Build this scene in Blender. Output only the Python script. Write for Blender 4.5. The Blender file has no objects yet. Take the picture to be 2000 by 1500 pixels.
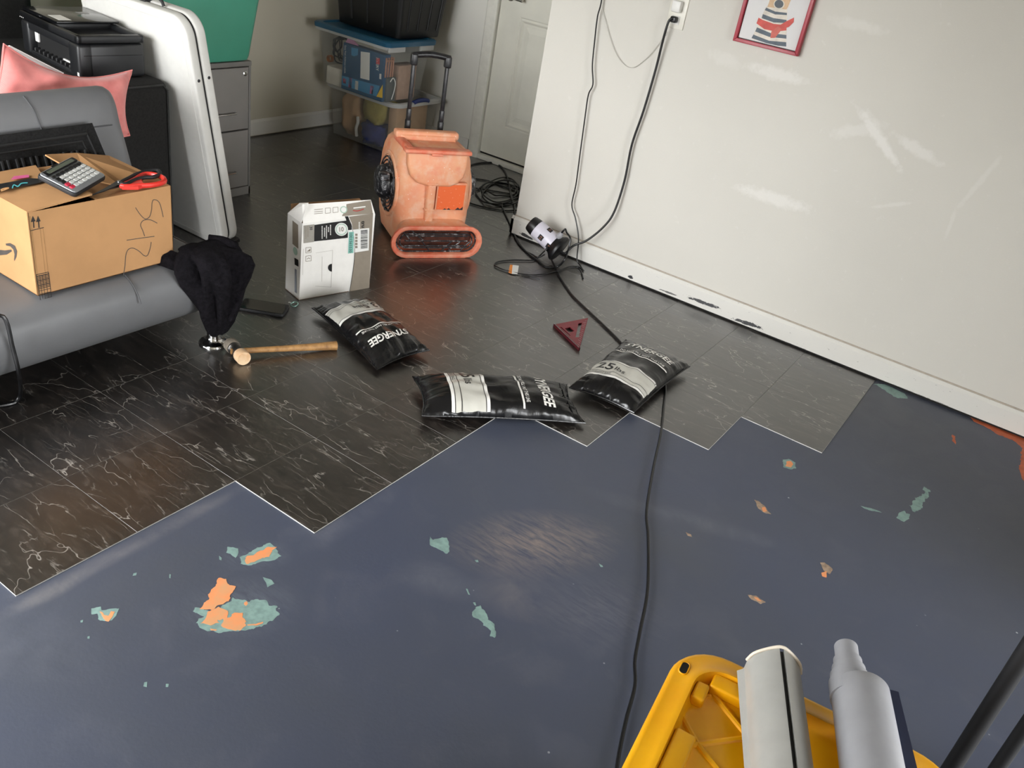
import bpy, bmesh, math, random
from math import sin, cos, pi, radians, sqrt, atan2
from mathutils import Vector, Matrix, noise

random.seed(7)
scene = bpy.context.scene
COL = scene.collection

# ------------------------------------------------------------------ camera
CAM = Vector((1.53475, -1.29476, 1.53946))
CX = Vector((0.81278214, 0.56079662, 0.15777308))      # image right
CY = Vector((0.39753174, -0.33592645, -0.85388637))    # image down
CZ = Vector((-0.42585644, 0.7567434, -0.49596947))     # view direction
FPX = 1695.85
cam_data = bpy.data.cameras.new('camera')
cam_data.sensor_width = 36.0
cam_data.lens = 36.0 * FPX / 2000.0
cam_data.clip_start = 0.02
cam = bpy.data.objects.new('camera', cam_data)
m = Matrix.Identity(4)
for r in range(3):
    m[r][0] = CX[r]; m[r][1] = -CY[r]; m[r][2] = -CZ[r]; m[r][3] = CAM[r]
cam.matrix_world = m
COL.objects.link(cam)
scene.camera = cam

# ------------------------------------------------------------------ daylight
world = bpy.data.worlds.new('overcast_sky')
scene.world = world
world.use_nodes = True
bg = world.node_tree.nodes['Background']
bg.inputs[0].default_value = (0.97, 0.985, 1.0, 1)
bg.inputs[1].default_value = 17.5
# daylight comes in through two open garage doorways behind and beside the photographer:
# portals only guide the sky's light through them
OPEN = (-2.35, 0.1, 0.0, 2.02, -2.0)    # x0 x1 z0 z1 y   front doorway
SIDE = (-1.85, 2.1, 0.0, 2.1, 5.6)     # y0 y1 z0 z1 x   doorway at the far end
def portal(name, w, h, loc, rot):
    l_ = bpy.data.lights.new(name, 'AREA'); l_.shape = 'RECTANGLE'; l_.size = w; l_.size_y = h
    l_.cycles.is_portal = True
    o = bpy.data.objects.new(name, l_); o.location = loc; o.rotation_euler = rot; COL.objects.link(o)
portal('front_doorway', OPEN[1] - OPEN[0], OPEN[3] - OPEN[2], ((OPEN[0] + OPEN[1]) / 2, OPEN[4], (OPEN[2] + OPEN[3]) / 2), (radians(90), 0, 0))
portal('end_doorway', SIDE[1] - SIDE[0], SIDE[3] - SIDE[2], (SIDE[4], (SIDE[0] + SIDE[1]) / 2, (SIDE[2] + SIDE[3]) / 2), (radians(90), 0, radians(90)))

vs = scene.view_settings
vs.view_transform = 'Standard'; vs.look = 'None'; vs.gamma = 1.0
vs.use_curve_mapping = False
vs.exposure = 0.0

# ------------------------------------------------------------------ measuring helpers
def ray(u, v):
    return CX * ((u - 1000) / FPX) + CY * ((v - 750) / FPX) + CZ
def fl(u, v, z=0.0):
    d = ray(u, v); return CAM + d * ((z - CAM.z) / d.z)
def ax(u, v, a, c):
    d = ray(u, v); return CAM + d * ((c - CAM[a]) / d[a])
def onp(u, v, p, n):
    d = ray(u, v); return CAM + d * ((Vector(p) - CAM).dot(n) / d.dot(n))

# ------------------------------------------------------------------ materials
def lin(h):
    h = h.lstrip('#')
    c = [int(h[i:i + 2], 16) / 255 for i in (0, 2, 4)]
    return tuple((x / 12.92 if x <= .04045 else ((x + .055) / 1.055) ** 2.4) for x in c)
class NT:
    def __init__(s, name):
        s.m = bpy.data.materials.new(name); s.m.use_nodes = True
        s.t = s.m.node_tree; s.n = s.t.nodes; s.b = s.n['Principled BSDF']
    def node(s, t, **kw):
        n = s.n.new(t)
        for k, v in kw.items():
            if k in n.inputs.keys() if isinstance(k, str) else False: n.inputs[k].default_value = v
            else: setattr(n, k, v)
        return n
    def l(s, a, b): s.t.links.new(a, b)
    def coord(s, which='Object'):
        return s.node('ShaderNodeTexCoord').outputs[which]
    def noise(s, vec, scale, detail=4, rough=.55, dist=0.0):
        n = s.node('ShaderNodeTexNoise')
        n.inputs['Scale'].default_value = scale; n.inputs['Detail'].default_value = detail
        n.inputs['Roughness'].default_value = rough; n.inputs['Distortion'].default_value = dist
        if vec is not None: s.l(vec, n.inputs['Vector'])
        return n
    def mapr(s, val, a, b, c=0.0, d=1.0):
        n = s.node('ShaderNodeMapRange'); n.inputs[1].default_value = a; n.inputs[2].default_value = b
        n.inputs[3].default_value = c; n.inputs[4].default_value = d
        s.l(val, n.inputs[0]); return n.outputs[0]
    def math(s, op, a, b=None):
        n = s.node('ShaderNodeMath'); n.operation = op
        for i, x in enumerate((a, b)):
            if x is None: continue
            if isinstance(x, (int, float)): n.inputs[i].default_value = x
            else: s.l(x, n.inputs[i])
        return n.outputs[0]
    def mix(s, fac, a, b):
        n = s.node('ShaderNodeMix'); n.data_type = 'RGBA'
        if isinstance(fac, (int, float)): n.inputs[0].default_value = fac
        else: s.l(fac, n.inputs[0])
        for i, x in ((6, a), (7, b)):
            if isinstance(x, tuple): n.inputs[i].default_value = (*x[:3], 1)
            else: s.l(x, n.inputs[i])
        return n.outputs[2]
    def mapping(s, vec, loc=(0, 0, 0), rot=(0, 0, 0), sc=(1, 1, 1), kind='POINT'):
        n = s.node('ShaderNodeMapping'); n.vector_type = kind
        n.inputs['Location'].default_value = loc; n.inputs['Rotation'].default_value = rot
        n.inputs['Scale'].default_value = sc
        s.l(vec, n.inputs['Vector']); return n.outputs[0]
    def blob(s, vec, loc, rot, sc, soft=.5):
        """1 inside an ellipsoid at loc, fading to 0 at its edge"""
        mp = s.mapping(vec, loc, rot, sc, 'TEXTURE')
        ln = s.node('ShaderNodeVectorMath'); ln.operation = 'LENGTH'; s.l(mp, ln.inputs[0])
        return s.mapr(ln.outputs['Value'], 1.0, 1.0 - soft)
    def bump(s, h, strength, dist=.002):
        n = s.node('ShaderNodeBump'); n.inputs['Strength'].default_value = strength
        n.inputs['Distance'].default_value = dist
        s.l(h, n.inputs['Height']); s.l(n.outputs[0], s.b.inputs['Normal'])
def M(name, hexc, rough=.5, metal=0.0, var=.08, scale=30.0, bump=0.0, bscale=200.0, bdist=.001, alpha=1.0, spec=.5, hex2=None, coat=0.0, sheen=0.0):
    """plain material with a little tone variation and optional fine relief"""
    t = NT(name); c = lin(hexc)
    vec = t.coord()
    if var or hex2:
        n = t.noise(vec, scale, 5)
        c2 = lin(hex2) if hex2 else tuple(x * (1 - var * 2.2) for x in c)
        f = t.mapr(n.outputs[0], .38, .68)
        t.l(t.mix(f, c, c2), t.b.inputs['Base Color'])
    else:
        t.b.inputs['Base Color'].default_value = (*c, 1)
    t.b.inputs['Roughness'].default_value = rough
    t.b.inputs['Metallic'].default_value = metal
    t.b.inputs['Specular IOR Level'].default_value = spec
    if coat: t.b.inputs['Coat Weight'].default_value = coat; t.b.inputs['Coat Roughness'].default_value = .15
    if sheen: t.b.inputs['Sheen Weight'].default_value = sheen
    if alpha < 1: t.b.inputs['Alpha'].default_value = alpha
    if bump:
        t.bump(t.noise(vec, bscale, 3).outputs[0], bump, bdist)
    return t.m

# ------------------------------------------------------------------ mesh helpers
def catmull(P, n=6, closed=False):
    P = [Vector(p) for p in P]; out = []; N = len(P)
    rng = range(N if closed else N - 1)
    for i in rng:
        if closed: a, b, c, d = P[(i - 1) % N], P[i], P[(i + 1) % N], P[(i + 2) % N]
        else: a, b, c, d = P[max(i - 1, 0)], P[i], P[i + 1], P[min(i + 2, N - 1)]
        for k in range(n):
            t = k / n
            out.append(.5 * ((2 * b) + (c - a) * t + (2 * a - 5 * b + 4 * c - d) * t * t + (3 * b - a - 3 * c + d) * t ** 3))
    if not closed: out.append(P[-1])
    return out
def rrect(hx, hy, r, n=5, cx=0, cy=0):
    r = min(r, hx * .999, hy * .999); out = []
    for sx, sy, a0 in ((1, 1, 0), (-1, 1, 90), (-1, -1, 180), (1, -1, 270)):
        for k in range(n + 1):
            a = radians(a0 + 90 * k / n)
            out.append((cx + sx * (hx - r) + r * cos(a), cy + sy * (hy - r) + r * sin(a)))
    return out
def circ(r, n=24, cx=0, cy=0, a0=0):
    return [(cx + r * cos(a0 + 2 * pi * k / n), cy + r * sin(a0 + 2 * pi * k / n)) for k in range(n)]
class MB:
    def __init__(s): s.v = []; s.f = []
    def add(s, V, F):
        o = len(s.v); s.v += [Vector(p) for p in V]; s.f += [tuple(i + o for i in f) for f in F]; return s
    def addbm(s, bm):
        bm.verts.index_update()
        s.add([v.co.copy() for v in bm.verts], [[v.index for v in f.verts] for f in bm.faces]); bm.free(); return s
    def box(s, x0, x1, y0, y1, z0, z1, bev=0.0, seg=2, mat=None):
        bm = bmesh.new(); bmesh.ops.create_cube(bm, size=1)
        for v in bm.verts:
            v.co = Vector(((x0 + x1) / 2 + v.co.x * (x1 - x0), (y0 + y1) / 2 + v.co.y * (y1 - y0), (z0 + z1) / 2 + v.co.z * (z1 - z0)))
        if bev: bmesh.ops.bevel(bm, geom=bm.edges[:], offset=bev, segments=seg, profile=.5, affect='EDGES', clamp_overlap=True)
        if mat: bmesh.ops.transform(bm, matrix=mat, verts=bm.verts)
        return s.addbm(bm)
    def prism(s, poly, z0, z1, f=None, bev=0.0, seg=2):
        """poly in 2D extruded z0..z1; f maps (x, y, z) to a point"""
        bm = bmesh.new()
        vs_ = [bm.verts.new((x, y, z0)) for x, y in poly]
        fc = bm.faces.new(vs_)
        g = bmesh.ops.extrude_face_region(bm, geom=[fc])
        bmesh.ops.translate(bm, vec=(0, 0, z1 - z0), verts=[e for e in g['geom'] if isinstance(e, bmesh.types.BMVert)])
        if bev:
            ed = [e for e in bm.edges if abs(e.verts[0].co.z - e.verts[1].co.z) < 1e-9]
            bmesh.ops.bevel(bm, geom=ed, offset=bev, segments=seg, profile=.5, affect='EDGES', clamp_overlap=True)
        bmesh.ops.recalc_face_normals(bm, faces=bm.faces)
        if f:
            for v in bm.verts: v.co = Vector(f(*v.co))
        return s.addbm(bm)
    def flat(s, poly, f):
        """one flat polygon"""
        return s.add([f(x, y) for x, y in poly], [tuple(range(len(poly)))])
    def loft(s, rings, cap0=True, cap1=True, closed=True):
        n = len(rings[0]); V = [p for r in rings for p in r]; F = []
        for i in range(len(rings) - 1):
            for k in range(n if closed else n - 1):
                a = i * n + k; b = i * n + (k + 1) % n
                F.append((a, b, b + n, a + n))
        if cap0: F.append(tuple(reversed(range(n))))
        if cap1: F.append(tuple(range((len(rings) - 1) * n, len(rings) * n)))
        return s.add(V, F)
    def frame(s, p0, p1):
        d = (Vector(p1) - Vector(p0)).normalized()
        a = Vector((0, 0, 1)) if abs(d.z) < .9 else Vector((1, 0, 0))
        x = d.cross(a).normalized(); y = d.cross(x).normalized(); return d, x, y
    def cyl(s, p0, p1, r0, r1=None, n=20, caps=True):
        r1 = r0 if r1 is None else r1
        p0 = Vector(p0); p1 = Vector(p1); d, x, y = s.frame(p0, p1)
        ring = lambda c, r: [c + (x * cos(-2 * pi * k / n) + y * sin(-2 * pi * k / n)) * r for k in range(n)]
        return s.loft([ring(p0, r0), ring(p1, r1)][::1], caps, caps)
    def lathe(s, p0, axis, prof, n=28):
        """prof = [(radius, distance along axis)]"""
        p0 = Vector(p0); d, x, y = s.frame(p0, p0 + Vector(axis))
        R = [[p0 + d * h + (x * cos(-2 * pi * k / n) + y * sin(-2 * pi * k / n)) * max(r, 1e-5) for k in range(n)] for r, h in prof]
        return s.loft(R, True, True)
    def tube(s, pts, r, n=8, smooth=0, closed=False, sx=1.0):
        P = catmull(pts, smooth, closed) if smooth else [Vector(p) for p in pts]
        N = len(P); rad = r if callable(r) else (lambda t: r)
        T = []
        for i in range(N):
            if closed: t = P[(i + 1) % N] - P[i - 1]
            else: t = P[min(i + 1, N - 1)] - P[max(i - 1, 0)]
            T.append(t.normalized() if t.length > 1e-9 else Vector((0, 0, 1)))
        a = Vector((0, 0, 1)) if abs(T[0].z) < .9 else Vector((1, 0, 0))
        x = T[0].cross(a).normalized(); rings = []
        for i in range(N):
            x = (x - T[i] * x.dot(T[i])).normalized(); y = T[i].cross(x)
            q = rad(i / max(N - 1, 1))
            rings.append([P[i] + (x * cos(2 * pi * k / n) * sx + y * sin(2 * pi * k / n)) * q for k in range(n)])
        if closed: rings.append(rings[0]); return s.loft(rings, False, False)
        return s.loft(rings, True, True)
    def grid(s, fn, nu, nv):
        V = [fn(i / nu, j / nv) for i in range(nu + 1) for j in range(nv + 1)]
        F = [(i * (nv + 1) + j, (i + 1) * (nv + 1) + j, (i + 1) * (nv + 1) + j + 1, i * (nv + 1) + j + 1) for i in range(nu) for j in range(nv)]
        return s.add(V, F)
    def ribbon(s, pts, w, f, h=0.0):
        """flat pen stroke of width w through 2D points, mapped by f(x, y)"""
        P = [Vector((p[0], p[1], 0)) for p in pts]
        P = catmull(P, 6) if len(P) > 2 else P
        L = []; Rr = []
        for i, p in enumerate(P):
            t = (P[min(i + 1, len(P) - 1)] - P[max(i - 1, 0)]).normalized(); nn = Vector((-t.y, t.x, 0)) * w / 2
            L.append(f((p + nn).x, (p + nn).y)); Rr.append(f((p - nn).x, (p - nn).y))
        n = len(P)
        return s.add(L + Rr, [(i, i + 1, n + i + 1, n + i) for i in range(n - 1)])
    def mesh(s, name, inv=None, smooth=None):
        me = bpy.data.meshes.new(name)
        V = [inv @ p for p in s.v] if inv is not None else s.v
        me.from_pydata([tuple(p) for p in V], [], s.f)
        bm = bmesh.new(); bm.from_mesh(me)
        bmesh.ops.remove_doubles(bm, verts=bm.verts, dist=1e-6)
        bmesh.ops.recalc_face_normals(bm, faces=bm.faces)
        bm.to_mesh(me); bm.free()
        if smooth:
            for p in me.polygons: p.use_smooth = True
            me.set_sharp_from_angle(angle=radians(smooth))
        me.update(); return me
def tag(o, label=None, cat=None, group=None, kind=None):
    if label: o['label'] = label
    if cat: o['category'] = cat
    if group: o['group'] = group
    if kind: o['kind'] = kind
    return o
MATS = {}
WM = {}
def thing(name, label, cat, loc=(0, 0, 0), rot=(0, 0, 0), group=None, kind=None):
    o = bpy.data.objects.new(name, None); o.empty_display_size = .05
    o.location = loc; o.rotation_euler = rot; COL.objects.link(o)
    from mathutils import Euler
    WM[o] = Matrix.Translation(Vector(loc)) @ Euler(rot).to_matrix().to_4x4()
    return tag(o, label, cat, group, kind)
def part(name, mb, mat, parent, smooth=40, w=False, label=None, kind=None):
    """a mesh under parent; vertices in the thing's own frame, or in the room's frame when w is set"""
    inv = WM[parent].inverted() if w else None
    me = mb.mesh(name, inv, smooth); me.materials.append(mat)
    o = bpy.data.objects.new(name, me); COL.objects.link(o); o.parent = parent
    WM[o] = WM[parent]
    return tag(o, label, None, None, kind)
def solo(name, mb, mat, label=None, cat=None, group=None, kind=None, smooth=40):
    """a thing that is one mesh; origin at the middle of its base"""
    xs = [p.x for p in mb.v]; ys = [p.y for p in mb.v]; zs = [p.z for p in mb.v]
    c = Vector(((min(xs) + max(xs)) / 2, (min(ys) + max(ys)) / 2, min(zs)))
    me = mb.mesh(name, Matrix.Translation(-c), smooth); me.materials.append(mat)
    o = bpy.data.objects.new(name, me); o.location = c; COL.objects.link(o); WM[o] = Matrix.Translation(c)
    return tag(o, label, cat, group, kind)
_tc = {}
def text2d(txt, bold=0.0, sub=0.0):
    """lettering as flat triangles: verts scaled so that the capitals are about 1 high, width, faces"""
    key = (txt, bold, sub)
    if key in _tc: return _tc[key]
    cu = bpy.data.curves.new('lettering', 'FONT'); cu.body = txt; cu.size = 1.0; cu.offset = bold; cu.resolution_u = 3
    o = bpy.data.objects.new('lettering', cu); COL.objects.link(o)
    me = bpy.data.meshes.new_from_object(o.evaluated_get(bpy.context.evaluated_depsgraph_get()))
    bpy.data.objects.remove(o)
    bm = bmesh.new(); bm.from_mesh(me); bpy.data.meshes.remove(me)
    bmesh.ops.remove_doubles(bm, verts=bm.verts, dist=1e-5)
    if sub:
        bmesh.ops.triangulate(bm, faces=bm.faces)
        for _ in range(4):
            ed = [e for e in bm.edges if e.calc_length() > sub]
            if not ed: break
            bmesh.ops.subdivide_edges(bm, edges=ed, cuts=1); bmesh.ops.triangulate(bm, faces=bm.faces)
    bm.verts.index_update()
    xs = [v.co.x for v in bm.verts]; x0 = min(xs); W = (max(xs) - x0) / .72
    V = [((v.co.x - x0) / .72, v.co.y / .72) for v in bm.verts]
    F = [[v.index for v in f.verts] for f in bm.faces]; bm.free()
    _tc[key] = (V, W, F); return _tc[key]
def lettering(mb, txt, x, y, h, f, width=None, rot=0.0, bold=0.0, sub=0.0, slant=0.0, align=0.0):
    """put txt with capital height h at (x, y) of a 2D face mapped by f; rot in degrees"""
    V, W, F = text2d(txt, bold, sub)
    sx = (width / W) if width else h
    c, s_ = cos(radians(rot)), sin(radians(rot))
    P = []
    for a, b in V:
        p, q = a * sx + b * h * slant - align * W * sx, b * h
        P.append(f(x + p * c - q * s_, y + p * s_ + q * c))
    mb.add(P, F)
def rough_poly(poly, step=.004, amp=.0032, seed=0):
    """ragged outline: points every few millimetres, pushed about by noise at two scales"""
    out = []; N = len(poly)
    for i in range(N):
        a = Vector((*poly[i], 0)); b = Vector((*poly[(i + 1) % N], 0)); n = max(2, min(14, int((b - a).length / step)))
        for k in range(n):
            p = a.lerp(b, k / n); q = p * 85 + Vector((seed * 3.3, 0, .4)); r_ = p * 330 + Vector((0, seed * 2.1, .9))
            p = p + Vector((noise.noise(q), noise.noise(q + Vector((7, 3, 5))), 0)) * amp + Vector((noise.noise(r_), noise.noise(r_ + Vector((4, 9, 2))), 0)) * amp * .45
            out.append((p.x, p.y))
    return out

# ================================================================== SETTING
TILE = 0.3048
WY = 2.305       # face of the long right-hand wall
DY = 3.22        # face of the wall with the door
BX = -2.48       # face of the back wall
EX = -0.645      # outer corner where the right-hand wall ends
CH = 2.6

def wall_mat(name, hexc, marks=(), dark=(), rough=.62, bump=.25, bscale=170):
    t = NT(name); vec = t.coord('Object'); geo = t.node('ShaderNodeNewGeometry').outputs['Position']
    n = t.noise(geo, 1.3, 4); c = lin(hexc)
    base = t.mix(t.mapr(n.outputs[0], .3, .7), c, tuple(x * .95 for x in c))
    if marks:
        brk = t.noise(geo, 34, 8, .7); st = t.noise(t.mapping(geo, sc=(40, 1, 40), rot=(0, radians(30), 0)), 1, 5)
        acc = None
        for loc, rot, sc, amt in marks:
            b = t.blob(geo, loc, rot, sc, .75)
            b = t.math('MULTIPLY', t.mapr(t.math('ADD', b, t.math('MULTIPLY', t.math('SUBTRACT', brk.outputs[0], .5), 1.9)), .22, .85), amt)
            b = t.math('MULTIPLY', b, t.mapr(b, 0, .1))
            acc = b if acc is None else t.math('MAXIMUM', acc, b)
        base = t.mix(t.math('MULTIPLY', acc, .6), base, lin('#ebe9e5'))
    if dark:
        brk2 = t.noise(t.mapping(geo, sc=(.35, 1, 1)), 110, 7, .75); acc = None
        for loc, rot, sc, amt in dark:
            b = t.blob(geo, loc, rot, sc, .6)
            b = t.math('MULTIPLY', t.mapr(t.math('ADD', b, t.math('MULTIPLY', t.math('SUBTRACT', brk2.outputs[0], .5), 3.2)), .45, .62), amt)
            acc = b if acc is None else t.math('MAXIMUM', acc, b)
        base = t.mix(acc, base, lin('#25262b'))
    t.l(base, t.b.inputs['Base Color']); t.b.inputs['Roughness'].default_value = rough
    t.b.inputs['Specular IOR Level'].default_value = .35
    if bump: t.bump(t.noise(geo, bscale, 2, .5).outputs[0], bump, .0015)
    return t.m
def mark(u0, v0, u1, v1, wpx, amt):
    a = ax(u0, v0, 1, WY); b = ax(u1, v1, 1, WY); d = b - a
    return ((a + b) / 2, (0, -atan2(d.z, d.x), 0), (d.length / 2 * 1.25, .05, wpx), amt)
spackle = [mark(1455, 128, 1585, 162, .036, .75), mark(1610, 38, 1740, 62, .03, .45), mark(1672, 205, 1762, 335, .028, .95),
           mark(1615, 262, 1735, 246, .038, .5), mark(1740, 258, 1842, 325, .03, .7), mark(1435, 365, 1592, 412, .042, .75),
           mark(1965, 295, 1860, 420, .016, .35), mark(1380, 100, 1450, 132, .04, .3), mark(1690, 215, 1730, 290, .035, .5),
           mark(1790, 395, 1700, 405, .012, .4), mark(1845, 470, 1870, 400, .012, .3)]
M_wall = wall_mat('wall_paint', '#d3d0c8', spackle)
M_wall2 = wall_mat('wall_paint_plain', '#c9c3b2')
M_white = wall_mat('white_wall_paint', '#e6e4dc', bump=.08)
def dmark(u0, v0, u1, v1, h, amt):
    a = ax(u0, v0, 1, WY - .015); b = ax(u1, v1, 1, WY - .015); d = b - a
    return ((a + b) / 2, (0, -atan2(d.z, d.x), 0), (max(d.length / 2, .012), .05, h), amt)
M_base = wall_mat('baseboard_paint', '#dcdad4', (), [dmark(1225, 538, 1238, 544, .012, 1), dmark(1330, 575, 1420, 608, .012, .95), dmark(1420, 618, 1500, 645, .012, .95),
         dmark(1500, 655, 1600, 695, .006, .7), dmark(1280, 562, 1330, 580, .006, .8), dmark(1010, 452, 1045, 470, .012, .95), dmark(1150, 515, 1200, 538, .006, .8),
         dmark(1610, 700, 1900, 812, .004, .6)], rough=.4, bump=.05)
M_ceil = wall_mat('ceiling_paint', '#a39d92')

# ---- floor slab: blue paint over concrete, scuffed
t = NT('blue_floor_paint'); geo = t.node('ShaderNodeNewGeometry').outputs['Position']
n1 = t.noise(geo, 1.1, 5, .55, .4); n2 = t.noise(geo, 5.5, 6, .62, .8); n3 = t.noise(geo, 90, 3)
c = t.mix(t.mapr(n1.outputs[0], .35, .68), lin('#464c5e'), lin('#4a4e58'))
c = t.mix(t.math('MULTIPLY', t.mapr(n2.outputs[0], .55, .8), .35), c, lin('#62646f'))
st = t.noise(t.mapping(geo, rot=(0, 0, radians(-62)), sc=(14, 75, 1)), 1, 6, .65, .6)
for (u, v, a, b, rz, amt, hx) in ((1045, 1060, .27, .15, 52, .8, '#8d8078'), (1010, 1160, .13, .1, 20, .5, '#837d7c'), (860, 1135, .14, .07, 20, .35, '#7b7c84'),
                                  (1170, 1190, .22, .16, 40, .35, '#74737a'), (1330, 1010, .35, .05, 20, .35, '#7d7f88'), (250, 1072, .5, .028, 90, .5, '#7d7a7c'),
                                  (110, 1150, .1, .03, 90, .6, '#83807f'), (690, 1010, .2, .05, 90, .4, '#777882'), (60, 1260, .2, .1, 20, .25, '#777a86'), (470, 1185, .15, .11, 52, .35, '#7c828c'), (500, 1085, .1, .06, 52, .35, '#7c828c')):
    p = fl(u, v); bl = t.blob(geo, p, (0, 0, radians(rz)), (a, b, .2), .8)
    bl = t.math('MULTIPLY', t.math('MULTIPLY', bl, t.mapr((n2 if rz in (90, 20) else st).outputs[0], .36, .66)), amt)
    c = t.mix(bl, c, lin(hx))
sp = t.node('ShaderNodeTexVoronoi'); sp.inputs['Scale'].default_value = 16; sp.inputs['Randomness'].default_value = 1; t.l(geo, sp.inputs['Vector'])
spm = t.math('MULTIPLY', t.mapr(sp.outputs['Distance'], .055, .03), t.mapr(t.noise(geo, 6, 2).outputs[0], .56, .6))
c = t.mix(spm, c, lin('#b9bcc0'))
t.l(c, t.b.inputs['Base Color'])
t.l(t.mapr(n2.outputs[0], .3, .75, .36, .52), t.b.inputs['Roughness'])
t.bump(n3.outputs[0], .22, .0014)
M_blue = t.m
fb = MB(); fb.box(BX - .12, SIDE[4] + .12, OPEN[4] - .12, DY + .12, -.06, 0)
floor = solo('floor', fb, M_blue, 'worn blue painted concrete floor with black marble-look tiles being laid', 'floor', kind='structure')

# ---- black marble-look vinyl tiles, one object each
t = NT('black_marble_vinyl')
geo = t.node('ShaderNodeNewGeometry').outputs['Position']
oi = t.node('ShaderNodeObjectInfo')
off = t.node('ShaderNodeVectorMath'); off.operation = 'SCALE'; off.inputs[3].default_value = 0.0
t.l(oi.outputs['Location'], off.inputs[0])
rnd = t.node('ShaderNodeCombineXYZ'); t.l(t.math('MULTIPLY', oi.outputs['Random'], 37.0), rnd.inputs[0]); t.l(t.math('MULTIPLY', oi.outputs['Random'], 91.0), rnd.inputs[1])
ad = t.node('ShaderNodeVectorMath'); ad.operation = 'ADD'; t.l(geo, ad.inputs[0]); t.l(rnd.outputs[0], ad.inputs[1])
vec = ad.outputs[0]
def warp(v, sc, amt):
    n = t.noise(v, sc, 4, .6); s1 = t.node('ShaderNodeVectorMath'); s1.operation = 'SUBTRACT'; t.l(n.outputs['Color'], s1.inputs[0]); s1.inputs[1].default_value = (.5, .5, .5)
    s2 = t.node('ShaderNodeVectorMath'); s2.operation = 'SCALE'; t.l(s1.outputs[0], s2.inputs[0]); s2.inputs[3].default_value = amt
    s3 = t.node('ShaderNodeVectorMath'); s3.operation = 'ADD'; t.l(v, s3.inputs[0]); t.l(s2.outputs[0], s3.inputs[1]); return s3.outputs[0]
def veins(rot, sc, scale, width, wsc, wamt, mlo, mhi, msc):
    v = warp(t.mapping(vec, rot=(0, 0, radians(rot)), sc=sc), wsc, wamt)
    vo = t.node('ShaderNodeTexVoronoi'); vo.feature = 'DISTANCE_TO_EDGE'; vo.inputs['Scale'].default_value = scale; t.l(v, vo.inputs['Vector'])
    line = t.mapr(vo.outputs['Distance'], width, 0)
    mask = t.mapr(t.noise(t.mapping(vec, rot=(0, 0, radians(rot)), sc=sc), msc, 4, .6).outputs[0], mlo, mhi)
    return t.math('MULTIPLY', line, mask)
v1 = veins(40, (1, 1.8, 1), 3.4, .007, 2.6, .42, .46, .58, 3.6)
v2 = veins(68, (1, 4.4, 1), 4.4, .016, 3.0, .30, .5, .62, 4)
v3 = veins(20, (1, 4.2, 1), 4.0, .014, 3.2, .30, .51, .62, 4.4)
cloud = t.noise(t.mapping(vec, rot=(0, 0, radians(45)), sc=(1, 2.2, 1)), 9, 8, .68, .6)
fib = t.noise(t.mapping(vec, rot=(0, 0, radians(50)), sc=(9, 42, 1)), 1, 8, .72, .9)
c = t.mix(t.mapr(cloud.outputs[0], .36, .72), lin('#0e0c0a'), lin('#27211d'))
c = t.mix(t.math('MULTIPLY', t.mapr(fib.outputs[0], .5, .72), .45), c, lin('#5a524b'))
va = t.math('ADD', t.math('MULTIPLY', v1, .75), t.math('ADD', t.math('MULTIPLY', v2, .6), t.math('MULTIPLY', v3, .55)))
c = t.mix(t.math('MINIMUM', va, .9), c, lin('#b8b1a8'))
dust = t.node('ShaderNodeTexVoronoi'); dust.inputs['Scale'].default_value = 11; t.l(geo, dust.inputs['Vector'])
dm = t.math('MULTIPLY', t.mapr(dust.outputs['Distance'], .03, .022), t.mapr(t.noise(geo, 5, 2).outputs[0], .55, .58))
c = t.mix(dm, c, lin('#d9d6cf'))
t.l(c, t.b.inputs['Base Color'])
t.l(t.mapr(t.noise(geo, 3.5, 5).outputs[0], .3, .7, .29, .42), t.b.inputs['Roughness'])
t.b.inputs['Specular IOR Level'].default_value = .5
t.b.inputs['Coat Weight'].default_value = 1.0; t.b.inputs['Coat IOR'].default_value = 1.85; t.b.inputs['Coat Roughness'].default_value = .32
t.bump(t.noise(geo, 260, 2).outputs[0], .05, .0008)
M_tile = t.m
M_tedge = M('vinyl_edge', '#c4c3bf', .5, var=.1)
TH = .0032
def tile_mesh():
    bm = bmesh.new(); s = TILE - .0008
    bmesh.ops.create_cube(bm, size=1)
    for v in bm.verts: v.co = Vector((v.co.x * s, v.co.y * s, (v.co.z + .5) * TH))
    top = [f for f in bm.faces if f.normal.z > .5][0]
    bmesh.ops.bevel(bm, geom=list(top.edges), offset=.0003, segments=1, affect='EDGES')
    me = bpy.data.meshes.new('tile'); bm.normal_update()
    for f in bm.faces: f.material_index = 0 if f.normal.z > .3 else 1
    bm.to_mesh(me); bm.free(); me.materials.append(M_tile); me.materials.append(M_tedge); return me
tme = tile_mesh()
start = {3: 5, 2: 4, 1: 3, 0: 0, -1: -2, -2: -4}
for j in range(-9, 4):
    for i in range(start.get(j, -5), 11):
        x0, x1, y0, y1 = j * TILE, (j + 1) * TILE, i * TILE, (i + 1) * TILE
        x0 = max(x0, BX + .002); y1 = min(y1, DY - .004)
        if x1 > EX:
            if i >= 8:
                if x0 > EX - .05: continue
                x1 = min(x1, EX - .018)
            elif j >= -3: y1 = min(y1, WY - .004)
        if y1 - y0 < .02 or x1 - x0 < .02: continue
        pcs = [(x0, x1, y0, y1)]
        if j == -3 and i == 7: pcs.append((x0, EX - .018, y1 + .0004, (i + 1) * TILE))     # offcut round the wall's end
        for x0, x1, y0, y1 in pcs:
            o = bpy.data.objects.new('tile', tme); COL.objects.link(o); o.parent = floor
            o.location = Vector(((x0 + x1) / 2, (y0 + y1) / 2, 0)) - floor.location
            o.scale = ((x1 - x0) / TILE, (y1 - y0) / TILE, 1)

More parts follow.
